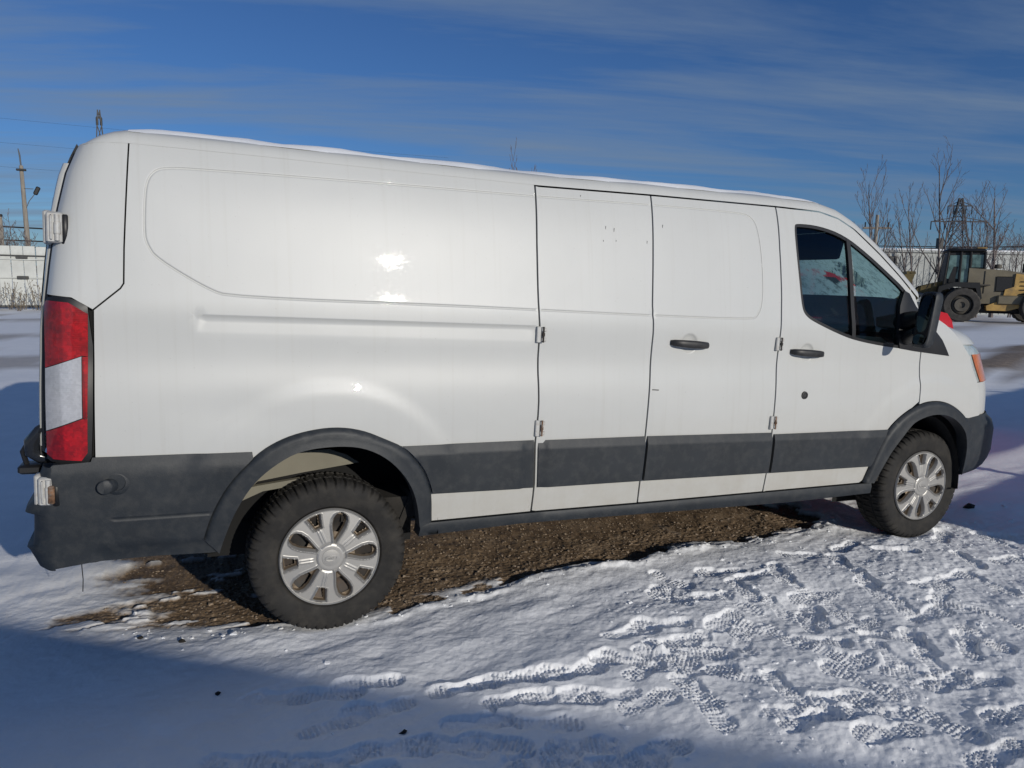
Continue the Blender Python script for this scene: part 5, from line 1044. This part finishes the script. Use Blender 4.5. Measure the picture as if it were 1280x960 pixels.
MT['lglass'] = simple('cab_glass_reflecting', (.10, .16, .15), .08, var=.7, scale=3, coat=1)
for pl in ([(.50, 2.15), (.42, 3.30), (-.0, 3.32), (-.0, 2.15)], [(-.12, 1.9), (-.12, 3.32), (-.42, 3.32), (-.42, 2.0)], [(-.56, 2.72), (-.55, 3.34), (-1.04, 3.34), (-1.05, 2.72)]): P_(MB().prism(pl, .70, .735), 'cab_window', 'lglass')
P_(MB().prism([(.1, 1.95), (.1, 2.30), (.02, 2.75), (.22, 2.75), (.38, 2.2), (.40, 1.95)], .735, .745), 'operator_seat', 'ldark')
P_(MB().box((-.5, .92, 1.86), (1.75, .55, .07), bev=.02), 'side_platform', 'lrim'); P_(MB().prism([(.95, 1.1), (.85, 1.75), (.2, 1.98), (-.9, 1.98), (-1.05, 1.2), (-.95, 1.1), (-.75, 1.70), (.15, 1.76), (.7, 1.55)], .55, 1.2), 'wheel_fender', 'ldark')
mb = MB()
for s in (-1, 1): mb.prism([(.3, 1.55), (.5, 2.05), (1.6, 1.75), (2.55, .75), (2.4, .45), (1.45, 1.30)], s*.45-.08, s*.45+.08)
P_(mb, 'lift_arm', 'olive'); P_(MB().tube([(.4, .75, 1.2), (1.7, .6, 1.35)], .09, 8), 'hydraulic_ram', 'galv')
mb = MB().tube([(1.35, .7, 1.6), (.78, .95, 3.42)], .025, 6).tube([(1.05, .9, 1.75), (.72, .98, 3.3)], .02, 6); P_(mb, 'grab_rail', 'lrim')
prf = [(1.95, 2.35), (2.25, 2.42), (2.15, 1.6), (2.3, 1.0), (2.65, .55), (3.5, .5), (3.5, .56), (2.7, .65), (2.42, 1.05), (2.28, 1.6), (2.38, 2.48), (1.98, 2.48)]
P_(MB().prism(prf, -1.4, 1.4), 'bucket', 'olive'); P_(MB().prism([(1.98, 2.4), (2.2, 1.6), (2.4, 1.0), (2.7, .6), (3.5, .52), (2.5, 2.3)], 1.36, 1.42), 'bucket_side', 'olive')
P_(MB().tube([(-2.9, .3, 2.5), (-2.9, .3, 2.95)], .08, 8), 'exhaust_stack', 'ldark'); P_(MB().lathe([(0, .2), (.16, .18), (.18, 0), (.12, -.02)], 14, (-1.9, -.3, 2.72), 'z'), 'air_intake', 'lrim')
# red pickup beyond the van
rp = empty('red_pickup', (6.63, 2.98, 0), 0, label='bright red pickup whose hood corner shows past the van mirror', cat='pickup')
body = [(-3.9, .55), (-3.9, 1.28), (-1.95, 1.28), (-1.70, 1.78), (-.75, 1.80), (-.10, 1.42), (.98, 1.37), (1.16, 1.20), (1.20, .80), (1.18, .50), (.75, .48), (.68, .75), (.40, .90), (.10, .75), (.02, .48), (-2.35, .48), (-2.42, .75), (-2.7, .90), (-3.0, .75), (-3.08, .50)]
mb = MB(); mb.prism(smooth_poly(np.array(body), 1), .0, 1.85); mb.build('pickup_body', 'truck_red', rp, True, 30)
for s_, y_ in ((-1, -.012), (1, 1.862)):
    MB().prism([(-1.80, 1.34), (-1.62, 1.70), (-1.12, 1.72), (-1.12, 1.33)], y_-.01, y_+.01).build('side_window', 'black', rp, False); MB().prism([(-1.04, 1.33), (-1.04, 1.72), (-.78, 1.71), (-.20, 1.36)], y_-.01, y_+.01).build('side_window', 'black', rp, False)
    for x_ in (.38, -2.72):
        mb = MB().lathe([(.20, .0), (.34, -.02), (.37, .03), (.37, .20), (.34, .24), (.2, .22)], 32, (x_, y_-.02 if s_ < 0 else y_-.2, .37)); w_ = mb.build('pickup_tyre', 'rubber', rp); MB().lathe([(0, .02), (.12, .03), (.20, .01), (.21, .08)], 24, (x_, y_-.02 if s_ < 0 else y_-.03, .37)).build('pickup_rim', 'galv', w_)
    MB().box((1.08, y_+.02*(-s_), 1.02), (.20, .06, .22), bev=.02).build('headlight', 'lamp', rp)
MB().box((1.20, .93, .58), (.10, 1.9, .22), bev=.04).build('pickup_bumper', 'galv', rp); MB().box((1.19, .93, .98), (.05, 1.2, .28), bev=.02).build('pickup_grille', 'black', rp)
# added unseen behind the camera to throw the shade over the foreground
ct = empty('shade_container', (-1.84, -6.63, 0), math.atan2(-4.6, 5.9), label='grey blue container added unseen behind the camera to shade the near snow', cat='container')
mb = MB(); xs2 = np.linspace(0, 12.2, 123); V = []
for i, x_ in enumerate(xs2):
    o_ = -.02 if (i//2) % 2 else .02
    V += [(x_, o_, .15), (x_, o_, 2.64)]
mb.V = [tuple(v) for v in V]; mb.F = [(2*i, 2*i+2, 2*i+3, 2*i+1) for i in range(122)]; mb.build('corrugated_side', 'cont', ct, False)
mb = MB().box((6.1, -1.25, 1.40), (12.1, 2.4, 2.50)); mb.build('container_box', 'cont', ct, False); mb = MB().box((6.1, -1.2, 2.67), (12.25, 2.5, .14), bev=.02); mb.box((6.1, -1.2, .10), (12.25, 2.5, .16), bev=.02); mb.build('container_rail', 'cont', ct)
ft = empty('shade_planks', (5.0, -2.75, 0), R(15), label='planks added unseen right of the camera, gapped to cast bands of shade', cat='fence')  # unseen boards added, their heights set to cast the striped shade
MB().box((6.0, 0, .80), (12.0, .05, .21), bev=.01).build('plank', 'board', ft)
for k in range(2): MB().box((6.0, 0, 1.155+k*.243), (12.0, .05, .238), bev=.01).build('plank', 'board', ft)
for k in range(7): MB().box((.10+k*1.95, .08, .77), (.10, .10, 1.54), bev=.01).build('post', 'wood', ft)
